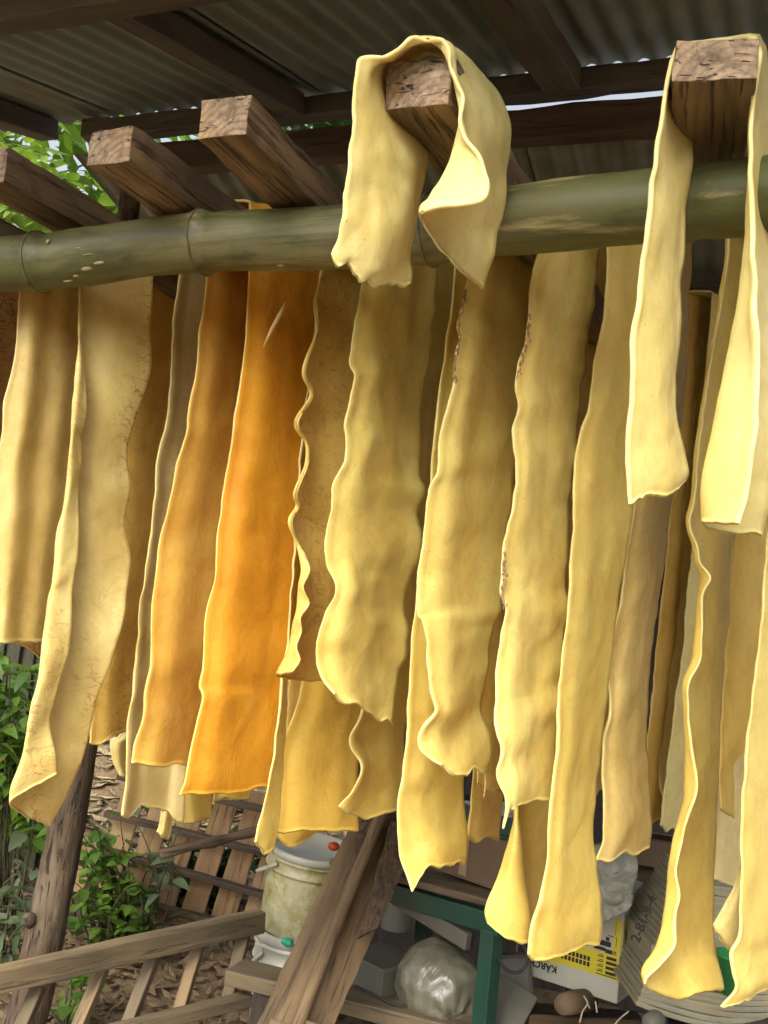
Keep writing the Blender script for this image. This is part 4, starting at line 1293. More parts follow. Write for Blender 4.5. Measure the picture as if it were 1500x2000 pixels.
def blob(name, c, r, mat, parent=None, sq=(1, 1, 1), seed=0, amp=.25, sub=2, fr=1.4):
    bm = bmesh.new()
    bmesh.ops.create_icosphere(bm, subdivisions=sub, radius=1)
    for vv in bm.verts:
        k = 1 + amp * nz(vv.co, fr, seed) + amp * .4 * nz(vv.co, fr * 3, seed + 1)
        vv.co = Vector((vv.co.x * sq[0], vv.co.y * sq[1], vv.co.z * sq[2])) * r * k
    me = bpy.data.meshes.new(name)
    bm.to_mesh(me)
    bm.free()
    me.polygons.foreach_set('use_smooth', [True] * len(me.polygons))
    return link(name, me, parent, Matrix.Translation(c), mat)
tag(blob('bottle_cap', at(652, 1653, 3.30), .017, M['red'], sq=(1.2, 1, .9), amp=.1), 'red plastic cap lying on the bucket lid', 'cap')
tag(blob('plastic_scrap', at(562, 1840, 3.24), .016, M['teal'], sq=(1.3, .8, .8), amp=.5, sub=3), 'crumpled teal plastic scrap between the two buckets', 'plastic scrap')

# ------------------------------------------------------------------ leaning boards
lean = thing('leaning_boards', 'long dark wooden boards leaning diagonally with a rounded batten between them', 'boards', zpl(590, 2080, 0))
def quadboard(name, pts, th, mat, nu=6, nv=40, seed=0):
    """slab from four px corners (u,v,Y): bottom-left, bottom-right, top-right, top-left"""
    a, b, c, d = [at(*p) for p in pts]
    vs, fs = [], []
    nrm = (b - a).cross(d - a).normalized()
    if nrm.y > 0:
        nrm = -nrm
    mw = frame_mw(a, d)
    inv = mw.inverted()
    for side in (0, 1):
        for j in range(nv + 1):
            for i in range(nu + 1):
                s, t = i / nu, j / nv
                p = a.lerp(b, s).lerp(d.lerp(c, s), t)
                p += nrm * (.004 * nz(p, 9, seed) + .002 * nz(p, 40, seed))
                if i in (0, nu):
                    p += (b - a).normalized() * .004 * nz(p, 18, seed + 2)
                vs.append(inv @ (p - nrm * th * side))
    m = (nu + 1) * (nv + 1)
    for j in range(nv):
        for i in range(nu):
            k = j * (nu + 1) + i
            fs.append((k, k + 1, k + nu + 2, k + nu + 1))
            fs.append((m + k + nu + 1, m + k + nu + 2, m + k + 1, m + k))
    for j in range(nv):
        for i in (0, nu):
            k, k2 = j * (nu + 1) + i, (j + 1) * (nu + 1) + i
            fs.append((k, k2, m + k2, m + k) if i == 0 else (k2, k, m + k, m + k2))
    for i in range(nu):
        for j in (0, nv):
            k = j * (nu + 1) + i
            fs.append((k + 1, k, m + k, m + k + 1) if j == 0 else (k, k + 1, m + k + 1, m + k))
    return link(name, mesh(name, vs, fs, False), lean, mw, mat)
quadboard('board', [(488, 2030, 2.45), (572, 2030, 2.47), (772, 1530, 3.05), (722, 1530, 3.05)], .03, M['leanwood'], seed=1)
quadboard('board', [(585, 2030, 2.47), (640, 2030, 2.52), (812, 1640, 2.98), (752, 1560, 3.02)], .03, M['leanwood'], seed=2)
quadboard('bark_strip', [(664, 1750, 2.76), (690, 1750, 2.765), (756, 1560, 2.99), (716, 1560, 2.99)], .012, M['leandark'], seed=3)
quadboard('bark_strip', [(700, 1830, 2.66), (737, 1812, 2.69), (812, 1650, 2.94), (764, 1600, 2.95)], .012, M['leandark'], seed=4)
rb = resample([at(572, 2030, 2.44), at(640, 1850, 2.62), at(700, 1700, 2.80), at(770, 1530, 3.0)], 40)
rm = frame_mw(rb[0], rb[-1])
link('batten', tube_mesh([rm.inverted() @ p for p in rb], .017, 14, 'batten', jit=.06), lean, rm, M['leanwood'])
for bx, by in ((560, 2030), (622, 2030)):      # feet reach the ground
    q = at(bx, by, 2.45)
    bar('foot', q + Vector((.004, .03, .02)), Vector((q.x - .10, q.y - .28, .0)), .10, .03, M['leanwood'], lean, up=Vector((0, -1, .5)), rough=.003)

# ------------------------------------------------------------------ green table with things on and under it
tab = thing('green_table', 'dark green painted table frame with wooden top behind the leaning boards', 'table', zpl(930, 2080, 0))
C1 = at(965, 1772, 2.72)                       # near right corner of the frame top
zt = C1.z - .03
C0 = zpl(775, 1722, zt)
ed = (C0 - C1).normalized()
C0 = C1 + ed * .62
dp = Vector((-ed.y, ed.x, 0)).normalized()
if dp.y < 0:
    dp = -dp
zt = C1.z
up3 = Vector((0, 0, 1))
bar('apron', C1 - ed * .03 + up3 * -.04, C0 + up3 * -.03, .035, .054, M['green'], tab, bev=.003)
D1, D0 = C1 + dp * .42, C0 + dp * .42
bar('apron', D1 + up3 * -.04, D0 + up3 * -.04, .035, .07, M['green'], tab, bev=.003)
bar('apron', C1 + dp * .02 + up3 * -.04, D1 - dp * .02 + up3 * -.04, .035, .07, M['green'], tab, bev=.003)
for k, c in enumerate((C1, C0, D1, D0)):
    bar('leg', Vector((c.x - .0, c.y, 0)), Vector((c.x, c.y, zt - .058)), .046, .045, M['green'], tab, up=dp, bev=.003)
bar('shelf_rail', Vector((C1.x, C1.y, .28)) + ed * .03, Vector((C0.x, C0.y, .28)), .03, .06, M['green'], tab, bev=.003)
bar('shelf_rail', Vector((D1.x, D1.y, .28)) + ed * .03, Vector((D0.x, D0.y, .28)), .03, .06, M['green'], tab, bev=.003)
for k in range(4):
    s0 = C1 + dp * (.03 + .10 * k) + up3 * .012
    bar('top_board', s0 - ed * .05, s0 + ed * .66, .096, .02, M['oldwood'], tab, rough=.003, seed=k)
for k in range(5):
    s0 = Vector((C1.x, C1.y, .322)) + dp * (.04 + .08 * k)
    bar('shelf_board', s0 + ed * .02, s0 + ed * .6, .074, .018, M['dark'], tab, rough=.002, seed=k + 4)
bar('brace', at(772, 1752, 3.02), at(915, 1840, 2.76), .02, .045, M['grey'], tab, bev=.003)

def boxthing(name, label, cat, u, v, Y, sx, sy, h, yaw, mat, z=None, group=None):
    """open-topped or plain carton: five panels with thickness as parts"""
    p = at(u, v, Y) if z is None else zpl(u, v, z)
    t = thing(name, label, cat, p, group)
    rot = Matrix.Translation(p) @ Matrix.Rotation(R(yaw), 4, 'Z')
    th_ = .006
    link('base', box_mesh(sx, sy, th_, 9, 0, .001), t, rot @ Matrix.Translation((0, 0, th_ / 2)), mat)
    for nm, dx, dy, lx, ly in (('side', -sx / 2 + th_ / 2, 0, th_, sy - .002), ('side', sx / 2 - th_ / 2, 0, th_, sy - .002), ('side', 0, -sy / 2 + th_ / 2, sx - 2 * th_ - .001, th_), ('side', 0, sy / 2 - th_ / 2, sx - 2 * th_ - .001, th_)):
        link(nm, box_mesh(lx, ly, h, 9, 0, .0015), t, rot @ Matrix.Translation((dx, dy, h / 2 + th_)), mat)
    return t, rot

yaw_t = math.degrees(math.atan2(-ed.y, -ed.x))
q = C1 + ed * .14 + dp * .17
t, rot = boxthing('cardboard_carton', 'brown cardboard carton with a pale tape strip on the green table', 'carton', 0, 0, 1, .30, .22, .135, yaw_t, M['cardboard'])
t.matrix_basis = Matrix.Translation((q.x, q.y, zt + .024))
t_old = WM[t.name]
for ch in list(COL.objects):
    if ch.parent == t:
        pass
tp = box_mesh(.03, .0016, .13, 9, 0, 0)
o = link('tape', tp, t, t_old @ Matrix.Rotation(R(yaw_t), 4, 'Z') @ Matrix.Translation((-.03, -.112, .075)), simple('tan_tape', (.36, .25, .15), .5))
o2 = thing('plastic_tray', 'shallow dark green plastic tray on the cardboard carton', 'tray', (q.x, q.y, zt + .165))
rt = Matrix.Translation((q.x, q.y, zt + .165)) @ Matrix.Rotation(R(yaw_t), 4, 'Z')
link('base', box_mesh(.33, .24, .012, 9, 0, .003), o2, rt @ Matrix.Translation((0, 0, .008)), M['green'])
for (dx, dy, lx, ly) in ((0, -.12, .34, .012), (0, .12, .34, .012), (-.164, 0, .012, .226), (.164, 0, .012, .226)):
    link('rim', box_mesh(lx, ly, .05, 9, 0, .003), o2, rt @ Matrix.Translation((dx, dy, .04)), M['green'])
o3 = blob('plastic_film', Vector((q.x, q.y, zt + .215)), .07, M['white'], sq=(1.5, 1, .35), amp=.5, sub=3, seed=3)
tag(o3, 'crumpled whitish plastic film lying in the green tray', 'plastic film')

# stuffed clear sack on the shelf
m, n, b = newmat('clear_grey_plastic')
b.inputs['Base Color'].default_value = (.24, .235, .18, 1)
b.inputs['Roughness'].default_value = .22
b.inputs['Specular IOR Level'].default_value = .7
f_, r_ = noise_fac(n, 9, 5, (1, 1, .35), dist=1.5)
bump(n, b, r_, .4, .02)
fcol = mix(n, f_, (.12, .115, .08), (.21, .20, .15))
n.links.new(fcol, b.inputs['Base Color'])
M['clear'] = m
sk = thing('plastic_sack', 'stuffed grey translucent plastic sack under the green table', 'sack', at(865, 1990, 2.9))
bm = bmesh.new()
bmesh.ops.create_icosphere(bm, subdivisions=5, radius=1)
for vv in bm.verts:
    c = vv.co
    an = math.atan2(c.z, c.x)
    k = 1 + .10 * nz(c, 1.6, 2) + .05 * nz(c, 4, 5)
    # gathered creases round a knot on the front, low down
    kx, kz = c.x - .25, c.z + .35
    rr = math.hypot(kx, kz)
    if c.y < 0:
        k += .05 * math.sin(9 * math.atan2(kz, kx)) * math.exp(-(rr / .55) ** 2) - .1 * math.exp(-(rr / .18) ** 2)
    vv.co = Vector((c.x * .125, c.y * .13, c.z * .12)) * k
me = bpy.data.meshes.new('bag')
bm.to_mesh(me)
bm.free()
me.polygons.foreach_set('use_smooth', [True] * len(me.polygons))
link('bag', me, sk, Matrix.Translation(at(858, 1925, 2.9)), M['clear'])

t, rot = boxthing('plastic_crate', 'plain grey plastic box beside the stuffed sack', 'plastic box', 735, 1968, 2.98, .17, .15, .13, yaw_t, M['grey'])
link('lid', box_mesh(.18, .16, .012, 9, 0, .003), t, rot @ Matrix.Translation((0, 0, .143)), M['grey'])
tag(bar('wood_offcut', at(715, 1872, 3.0), at(790, 1895, 2.98), .06, .04, M['pallet'], rough=.003), 'short reddish wood offcut on the grey plastic box', 'wood offcut')
tag(link('paint_tin', lathe_mesh([(.05, 0), (.05, .11), (.054, .112), (.054, .12), (.045, .12), (.044, .114), (.002, .114)], 28), None, Matrix.Translation(at(772, 1812, 3.4)), M['white']), 'pale round tin seen in the dark behind the leaning boards', 'tin')
tag(bar('grey_panel', at(1000, 1862, 3.0), at(1012, 1965, 2.95), .10, .05, M['grey'], up=Vector((0, -1, 0)), bev=.02), 'grey rounded panel behind the right leg of the green table', 'panel')
tag(bar('metal_sheet', at(945, 1935, 2.85), at(1030, 1990, 2.8), .14, .02, M['grey'], up=Vector((0, -.6, .8)), bev=.004), 'dull grey metal sheet on the floor right of the table leg', 'metal sheet')
cb = resample([at(958, 1826, 2.72), at(968, 1862, 2.71), at(990, 1895, 2.70), at(1016, 1898, 2.70), at(1030, 1875, 2.71), at(1024, 1850, 2.73), at(1012, 1836, 2.75)], 40)
tag(link('cable_loop', tube_mesh(cb, .0042, 8, 'cable_loop'), None, None, M['cable']), 'loop of black cable hanging right of the green table leg', 'cable')
cb = resample([at(672 + 20, 1925, 2.85), at(735, 1945, 2.84), at(770, 1962, 2.83), at(800, 1966, 2.83)], 30)
tag(link('cable', tube_mesh(cb, .004, 8, 'cable'), None, None, M['cable']), 'black cable running along in front of the grey plastic box', 'cable')

# printed carton (upside-down print)
K0 = at(1205, 1962, 2.85)
kz = K0.z
K1 = zpl(1030, 1905, kz)
ax = (K1 - K0)
fw = ax.length
ax.normalize()
dn = Vector((ax.y, -ax.x, 0))
if dn.y < 0:
    dn = -dn
kh, kd = .285, .20
kb = thing('printed_carton', 'white and yellow printed carton standing upside down behind the strips', 'carton', K0)
def kface(a0, a1, z0, z1, mat, name, off=.0, thick=.0012, side=False):
    """panel on the front (or right side) face, metres from the near bottom corner"""
    if side:
        c = K0 + dn * ((a0 + a1) / 2) - ax * off
        xd, nd = dn, -ax
    else:
        c = K0 + ax * ((a0 + a1) / 2) - dn * off
        xd, nd = ax, -dn
    c = c + Vector((0, 0, (z0 + z1) / 2))
    m_ = Matrix((xd, nd, Vector((0, 0, 1)))).transposed().to_4x4()
    m_.translation = c
    return link(name, box_mesh(a1 - a0, thick, z1 - z0, 9, 0, 0), kcart, m_, mat)
cx = K0 + ax * (fw / 2) + dn * (kd / 2) + Vector((0, 0, kh / 2))
mbox = Matrix((ax, dn, Vector((0, 0, 1)))).transposed().to_4x4()
mbox.translation = cx
kcart = link('carton', box_mesh(fw, kd, kh, 9, 0, .004), kb, mbox, M['white'])
link('flap', box_mesh(fw * .98, .09, .004, 9, 0, .001), kb, mbox @ Matrix.Translation((0, kd * .1, kh / 2 + .012)) @ Matrix.Rotation(R(9), 4, 'X'), M['white'])
kface(.003, fw - .02, .062, .128, M['yellow'], 'yellow_band', .001)
kface(.003, .024, .128, .225, M['yellow'], 'yellow_band', .001)
kface(.004, kd - .05, .055, .222, M['yellow'], 'yellow_band', .001, side=True)
kface(.030, .085, .146, .160, M['black'], 'print_bar', .001)
kface(.012, .045, .128, .139, M['black'], 'print_bar', .001)
kface(.045, .080, .132, .141, M['black'], 'print_bar', .001)
for r_i in range(4):
    kface(.010, .040, .072 + .0135 * r_i, .080 + .0135 * r_i, M['black'], 'print_bar', .002)
    kface(.048, .066, .074 + .0135 * r_i, .0765 + .0135 * r_i, M['black'], 'print_line', .002)
    kface(.048, .062, .079 + .0135 * r_i, .081 + .0135 * r_i, M['black'], 'print_line', .002)
for i in range(9):
    for j in range(2):
        kface(.088 + .0115 * i, .096 + .0115 * i, .078 + .0155 * j, .090 + .0155 * j, M['black'], 'print_square', .002)
kface(.006, .068, .066, .0685, M['black'], 'print_line', .002)
kface(.014, .016, .150, .176, M['black'], 'print_line', .001)
kface(.018, .020, .182, .220, M['black'], 'print_line', .001)
kface(.036, .046, .162, .172, M['black'], 'print_square', .001)
kface(.012, .040, .176, .178, M['black'], 'print_line', .001)
for z0 in (.17, .118):
    kface(.022, .062, z0, z0 + .044, M['black'], 'print_square', .002, side=True)
    kface(.030, .054, z0 + .008, z0 + .036, M['yellow'], 'print_square', .003, side=True)
def lettering(text, size, mw, mat, parent):
    cu = bpy.data.curves.new('lettering', 'FONT')
    cu.body = text
    cu.size = size
    cu.extrude = .0003
    cu.offset = .0007
    cu.align_x = 'LEFT'
    tmp = bpy.data.objects.new('tmp', cu)
    COL.objects.link(tmp)
    me = bpy.data.meshes.new_from_object(tmp)
    bpy.data.objects.remove(tmp)
    me.materials.clear()
    return link('lettering', me, parent, mw, mat)
# upside-down: letters run right to left along +ax, their tops pointing down
lx, ly = ax, Vector((0, 0, -1))
ml = Matrix((lx, ly, lx.cross(ly))).transposed().to_4x4()
ml.translation = K0 + ax * .185 - dn * .0022 + Vector((0, 0, .050))
lettering('KÄRCHER', .027, ml, M['black'], kcart)
ml2 = ml.copy()
ml2.translation = K0 + ax * .132 - dn * .0022 + Vector((0, 0, .060))
kface(.180, .224, .052, .058, M['yellow'], 'yellow_band', .001)

# grey plastic bag hanging over the carton, brown carton behind
def crumple(label, name, pts4, mat, amp, seed, cat):
    a, b, c, d = [at(*p) for p in pts4]
    nu, nv = 26, 34
    g = []
    for j in range(nv):
        row = []
        for i in range(nu):
            s, t = i / (nu - 1), j / (nv - 1)
            p = a.lerp(b, s).lerp(d.lerp(c, s), t)
            p = p + Vector((0, -1, 0)) * amp * (nz(p, 12, seed) + .8 * abs(nz(p, 24, seed + 1)) + .4 * abs(nz(p, 55, seed + 2))) + Vector((1, 0, 0)) * amp * .5 * nz(p, 14, seed + 4)
            row.append(p)
        g.append(row)
    me = sheet_mesh(g, .001, .001, name)
    o = link(name, me, None, None, mat)
    return tag(o, label, cat)
m, n, b = newmat('grey_plastic_bag')
f_, r_ = noise_fac(n, 14, 4, (1, 1, 1), dist=2)
n.links.new(mix(n, f_, (.20, .205, .17), (.33, .335, .28)), b.inputs['Base Color'])
b.inputs['Roughness'].default_value = .35
bump(n, b, r_, .6, .01)
M['bag'] = m
crumple('crumpled grey plastic bag draped over the printed carton', 'plastic_bag', [(1120, 1650, 2.86), (1240, 1640, 2.86), (1232, 1760, 2.80), (1150, 1830, 2.80)], M['bag'], .035, 3, 'plastic bag')
t, rot = boxthing('open_carton', 'open brown carton standing behind the printed carton', 'carton', 1285, 1790, 3.25, .34, .26, .21, -14, M['cardboard'])
for k, (dy, an) in enumerate(((-.13, 40), (.13, -30))):
    link('flap', box_mesh(.33, .10, .004, 9, 0, .001), t, rot @ Matrix.Translation((0, dy, .218)) @ Matrix.Rotation(R(an), 4, 'X'), M['cardboard'])

# stack of grey boards / paper
st = thing('paper_stack', 'thick stack of grey board sheets with handwritten numbers on its edge', 'paper stack', at(1360, 1990, 2.6))
zb = at(1360, 1985, 2.62).z
base = zpl(1370, 1985, zb)
nL = 26
for i in range(nL):
    z = zb + i * .0128
    wob_ = .006 * nz((i * .7, 0, 0), 1, 3)
    nxs = 14
    vs, fs = [], []
    lowb = max(0, 1 - i / 7)
    x0 = -.140 - .03 * lowb + wob_ * 1.5 + .0085 * max(0, i - 12) 
    x1 = .26
    for k in range(nxs + 1):
        s = k / nxs
        x = x0 + (x1 - x0) * s
        yf = -.03 - .022 * math.sin(math.pi * min(1, s * 1.05)) * lowb + .10 * abs(s - .45) ** 1.5 + wob_
        sag = -.013 * math.sin(math.pi * s) * lowb + .01 * (1 - s) * lowb + .004 * nz((x * 4, i * .6, 0), 1.5)
        th_ = .0126 + .0002 * nz((i * 1.3, x * 3, 0), 1, 5)
        for (yy, zz) in ((yf, 0), (yf - .0006, th_ * .5), (yf, th_), (.30, th_), (.30, 0)):
            vs.append((base.x + x, base.y + yy, z + zz + sag))
    for k in range(nxs):
        for e in range(5):
            e2 = (e + 1) % 5
            fs.append((k * 5 + e, k * 5 + e2, (k + 1) * 5 + e2, (k + 1) * 5 + e))
    fs.append((4, 3, 2, 1, 0))
    fs.append(tuple(nxs * 5 + e for e in range(5)))
    bmx = mesh('board_sheet', vs, fs, False)
    bm = bmesh.new(); bm.from_mesh(bmx); bmesh.ops.recalc_face_normals(bm, faces=bm.faces); bm.to_mesh(bmx); bm.free()
    link('board_sheet', bmx, st, None, M['paper'])
hw = Matrix((Vector((.30, 0, .954)), Vector((-.954, 0, .30)), Vector((0, -1, 0)))).transposed().to_4x4()
hw.translation = at(1268, 1868, 2.50)
hw.translation = Vector((hw.translation.x, base.y - .030, hw.translation.z))
lettering('2-81-9-4', .036, hw, M['black'], st)
# green plastic piece
t = thing('plastic_tub', 'bright green plastic tub between the two right hand strips', 'tub', at(1430, 1950, 2.48))
tq = at(1432, 1940, 2.48)
link('tub', lathe_mesh([(.035, 0), (.045, .085), (.05, .087), (.05, .093), (.043, .094), (.034, .01), (.002, .01)], 30), t, Matrix.Translation(tq), M['greenplastic'])

# floor clutter at the lower right
fl = [((1040, 1990, 2.75), (1330, 2010, 2.75)), ((1020, 1965, 2.95), (1260, 1985, 2.95)), ((1290, 2000, 2.6), (1520, 1975, 2.6))]
for k, (a, b_) in enumerate(fl):
    A_, B_ = at(*a), at(*b_)
    tag(bar('floor_plank', A_ + Vector((0, 0, -.03)), B_ + Vector((0, 0, -.03)), .16, .03, M['leanwood' if k == 0 else 'dark'], rough=.004, seed=k),
        ('reddish floor plank under the printed carton', 'dark plank on the floor behind the clay roll', 'dark plank under the paper stack')[k], 'plank')
lg = [at(1100, 1962, 2.72), at(1118, 1958, 2.78), at(1150, 1952, 2.95)]
t = thing('log_end', 'short pale brown log lying end on below the printed carton', 'log', lg[0])
link('log', tube_mesh(lg, [.026, .031, .03], 20, 'log', jit=.06), t, None, M['cardboard'])
lg = [at(1272, 1998, 2.5), at(1280, 1994, 2.6), at(1300, 1990, 2.8)]
t = thing('log_end', 'round dark log end at the bottom edge below the paper stack', 'log', lg[0])
link('log', tube_mesh(lg, [.022, .026, .026], 20, 'log', jit=.06), t, None, M['grey'])
for k, pts in enumerate(([(1140, 1945, 2.70), (1148, 1960, 2.69), (1138, 1975, 2.69), (1132, 1998, 2.68)], [(1146, 1955, 2.70), (1152, 1970, 2.69)], [(1163, 1955, 2.70), (1166, 1978, 2.69)], [(1228, 1975, 2.66), (1210, 1990, 2.66), (1200, 2002, 2.66)])):
    tag(link('root', tube_mesh(resample([at(*p) for p in pts], 12), .0022, 6, 'root'), None, None, M['root']),
        ('branching pale dry root beside the pale brown log', 'tiny root tip next to the branching root', 'thin upright root under the carton edge', 'fine root arching on the floor right of the log')[k], 'root')

# ------------------------------------------------------------------ fence, plants, trees
fen = thing('plank_fence', 'old grey plank fence behind the plants at far left', 'fence', at(40, 1800, 4.8))
fx = at(-120, 1700, 4.8).x
f0 = at(-140, 1760, 4.9)
f1 = at(100, 1760, 5.1)
for k in range(9):
    c = f0.lerp(f1, k / 8)
    top = 1.15 + .10 * random.uniform(-1, 1) + .25 * (k in (4, 7))
    bar('board', Vector((c.x, c.y, -.05)), Vector((c.x + .01 * random.uniform(-1, 1), c.y, top)), .088, .02, M['fencewood'], fen, up=Vector((0, -1, 0)), rough=.004, seed=k * 2.2, seg=.2)
bar('rail', Vector((f0.x - .05, f0.y + .03, .85)), Vector((f1.x + .05, f1.y + .03, .85)), .03, .06, M['fencewood'], fen, rough=.003)

def leaf_mesh(L, W, bend=.25, name='leaf', lobes=0):
    vs, fs = [], []
    n = 7
    for i in range(n):
        t = i / (n - 1)
        ww = W * (math.sin(math.pi * t ** .75) ** .9) * (1 if not lobes else 1 + .25 * math.cos(t * 14))
        z = -bend * L * t * t
        vs += [(L * t, -ww / 2, z + ww * .16), (L * t, 0, z), (L * t, ww / 2, z + ww * .16)]
    for i in range(n - 1):
        k = i * 3
        fs += [(k, k + 3, k + 4, k + 1), (k + 1, k + 4, k + 5, k + 2)]
    return mesh(name, vs, fs)

def plant(name, label, cat, base, pts, nleaf, leafs, mat, spread, group=None, stems=6, red=0, up=.3, stemr=.005, low=3):
    """stems towards scattered leaf spots; every leaf is a child sharing mesh data"""
    t = thing(name, label, cat, base, group)
    for m_ in leafs:
        if not m_.materials:
            m_.materials.append(mat)
    per = max(1, nleaf // stems)
    for s in range(stems):
        tip = random.choice(pts) + Vector((random.uniform(-1, 1), random.uniform(-1, 1), random.uniform(-.4, .6))) * spread
        b0 = base + Vector((random.uniform(-.05, .05), random.uniform(-.05, .05), 0))
        midp = b0.lerp(tip, .5) + Vector((random.uniform(-.08, .08), random.uniform(-.08, .08), .05))
        path = resample([b0, midp, tip], 14)
        link('stem', tube_mesh(path, [stemr * (1.1 - .75 * i / 13) for i in range(14)], 6, 'stem'), t, None, M['stem'])
        for k in range(per):
            i = random.randint(low, 13)
            p = path[i] + Vector((random.uniform(-1, 1), random.uniform(-1, 1), random.uniform(-1, 1))) * spread * .35
            az = random.uniform(0, 6.283)
            mw = Matrix.Translation(p) @ Matrix.Rotation(az, 4, 'Z') @ Matrix.Rotation(random.uniform(-.7, .6), 4, 'Y') @ Matrix.Rotation(random.uniform(-.6, .6), 4, 'X') @ Matrix.Scale(random.uniform(.65, 1.25), 4)
            link('leaf', random.choice(leafs), t, mw, mat)
    for k in range(red):
        blob('bud', random.choice(pts) + Vector((random.uniform(-1, 1), random.uniform(-1, 0), random.uniform(-1, 1))) * spread * .7, .007, M['bud'], t, sq=(1, 1, 1.6), sub=1)
    return t

LM1 = [leaf_mesh(.12, .052), leaf_mesh(.105, .044, .4), leaf_mesh(.09, .046, .1)]
LM2 = [leaf_mesh(.066, .046, .2), leaf_mesh(.052, .036, .35)]
LM6A = [leaf_mesh(.13, .06, .3), leaf_mesh(.11, .055, .4)]
LM3 = [leaf_mesh(.085, .07, .2), leaf_mesh(.07, .058, .4)]
LM6 = [leaf_mesh(.12, .08, .2), leaf_mesh(.10, .07, .4)]
LM4 = [leaf_mesh(.11, .045, .3), leaf_mesh(.09, .035, .5)]
LM5 = [leaf_mesh(.16, .05, .4), leaf_mesh(.13, .05, .3)]
bp = at(-60, 1880, 4.55); bp.z = 0
plant('shrub', 'darker leafy bush behind the red budded shrub at far left', 'shrub', bp,
      [at(u, v, 4.55) for u in (-40, 0, 35, 70) for v in (1270, 1330, 1400, 1470, 1540, 1600)], 290, LM6A, M['leaf'], .12, stems=28, low=8)
bp = at(5, 1900, 4.2); bp.z = 0
plant('shrub', 'glossy green shrub with small red buds at far left, before the fence', 'shrub', bp,
      [at(u, v, 4.2) for u, v in ((10, 1290), (40, 1330), (20, 1400), (50, 1420), (10, 1480), (40, 1520), (60, 1370), (-30, 1350), (25, 1450), (-20, 1500))], 290, LM1, M['leaf'], .13, stems=24, red=7, low=9)
bp = at(225, 1860, 3.95); bp.z = 0
plant('shrub', 'bushy bright green shrub between the post and the pallet', 'shrub', bp,
      [at(u, v, 3.9) for u, v in ((160, 1640), (170, 1700), (200, 1660), (190, 1740), (220, 1760), (160, 1780), (210, 1810), (240, 1700), (180, 1610), (250, 1790))], 295, LM2, M['leaf'], .10, stems=36, low=6)
bp = at(270, 1860, 3.98); bp.z = 0
plant('weed', 'grey green broad leaved weed growing through the pallet corner', 'plant', bp,
      [at(u, v, 3.98) for u, v in ((230, 1640), (260, 1690), (330, 1620), (280, 1740), (320, 1700), (250, 1600))], 60, LM4, M['leaf_dull'], .06, stems=10)
bp = at(380, 1820, 4.75); bp.z = 0  # added shrub, stands in for the darkness between the pallet slats
plant('shrub', 'made up shrub of dark leaves added to darken the gaps behind the pallet', 'shrub', bp,
      [at(u, v, 4.75) for u in (240, 290, 340, 390, 440, 490, 530) for v in (1560, 1620, 1680, 1740, 1790)], 280, LM6, M['leaf_gap_dark'], .10, stems=28)
bp = at(20, 1960, 3.6); bp.z = 0
plant('weed', 'pale wilted weed at the foot of the plank fence', 'plant', bp,
      [at(u, v, 3.7) for u, v in ((10, 1690), (40, 1700), (0, 1760), (60, 1780), (30, 1800), (80, 1600))], 60, LM4, M['leaf_dull'], .08, stems=10)
bp = at(150, 1990, 3.3); bp.z = 0
plant('weed', 'small yellow green weed on the earth under the ladder', 'plant', bp,
      [at(u, v, 3.4) for u, v in ((140, 1905), (160, 1920), (120, 1930))], 26, LM2, M['leaf_bright'], .04, stems=6)
bp = at(160, 1680, 4.4); bp.z = 0
plant('sapling', 'thin bare twig sapling beside the post', 'plant', bp, [at(150, 1600, 4.3), at(175, 1590, 4.3), at(165, 1620, 4.3)], 6, LM2, M['leaf'], .04, stems=4)
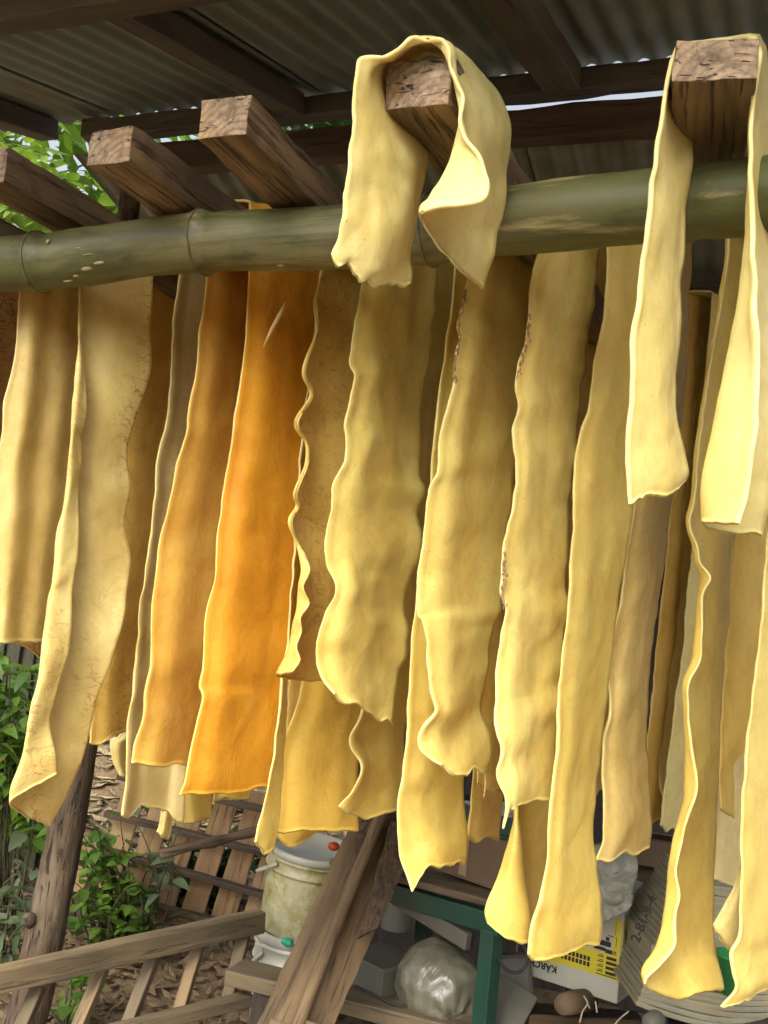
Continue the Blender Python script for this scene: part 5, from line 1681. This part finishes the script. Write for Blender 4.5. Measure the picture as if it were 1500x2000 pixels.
# vine leaves seen above and below the left beams
vb = at(-60, 700, 3.0)
plant('leafy_vine', 'sunlit yellow green vine hanging in the gap left of the beams', 'vine', at(-150, 300, 4.5),
      [at(u, v, 4.3 + .5 * random.random()) for u, v in ((10, 300), (30, 330), (60, 320), (60, 345), (90, 350), (110, 360), (140, 375), (30, 290), (170, 395), (190, 410), (200, 425), (20, 345), (120, 345), (150, 360), (100, 320))], 290, LM3, M['leaf_bright'], .08, stems=30, stemr=.003)
plant('leafy_vine', 'lower clump of sunlit vine leaves under the rough left beam', 'vine', at(-150, 420, 4.5),
      [at(u, v, 4.3 + .5 * random.random()) for u, v in ((5, 395), (20, 410), (40, 420), (60, 430), (80, 445), (95, 450), (30, 430), (0, 415))], 160, LM3, M['leaf_bright'], .05, stems=16, stemr=.003)

def tree(label, x, y, h, cr_, n, seed):
    random.seed(seed)
    z0 = gz(x, y)
    t = thing('tree', label, 'tree', (x, y, z0), 'trees beyond the shed')
    path = resample([Vector((x, y, z0 - .1)), Vector((x + .15, y, z0 + h * .35)), Vector((x - .05, y + .1, z0 + h * .8))], 14)
    link('trunk', tube_mesh(path, [.16 - .009 * i for i in range(14)], 12, 'trunk', jit=.1, seed=seed), t, None, M['bark'])
    vs, fs = [], []
    cl = [Vector((x, y, z0 + h * .75)) + Vector((random.gauss(0, .5), random.gauss(0, .5), random.gauss(0, .4))) * cr_ for _ in range(16)]
    for i in range(n):
        c = random.choice(cl)
        p = c + Vector((random.gauss(0, 1), random.gauss(0, 1), random.gauss(0, .7))) * cr_ * .24
        a = Vector((random.gauss(0, 1), random.gauss(0, 1), random.gauss(0, .6))).normalized()
        b_ = a.orthogonal().normalized()
        L_, W_ = random.uniform(.08, .16), random.uniform(.03, .06)
        k = len(vs)
        vs += [p - a * L_, p + b_ * W_, p + a * L_, p - b_ * W_]
        fs.append((k, k + 1, k + 2, k + 3))
    link('crown', mesh('crown', vs, fs, False), t, None, M['leaf'])
for k, (x, y, h, c, lab) in enumerate(((-3.3, 8.5, 4.2, 1.6, 'leafy tree behind the left end of the shed'), (-1.4, 10.5, 5.0, 1.8, 'leafy tree on the bank behind the straw'),
                                       (-5.5, 7.2, 4.0, 1.6, 'leafy tree at the far left beyond the vine'), (.8, 9.5, 4.8, 1.7, 'leafy tree behind the back wall of the shed'))):
    tree(lab, x, y, h, c, 5000, 100 + k)
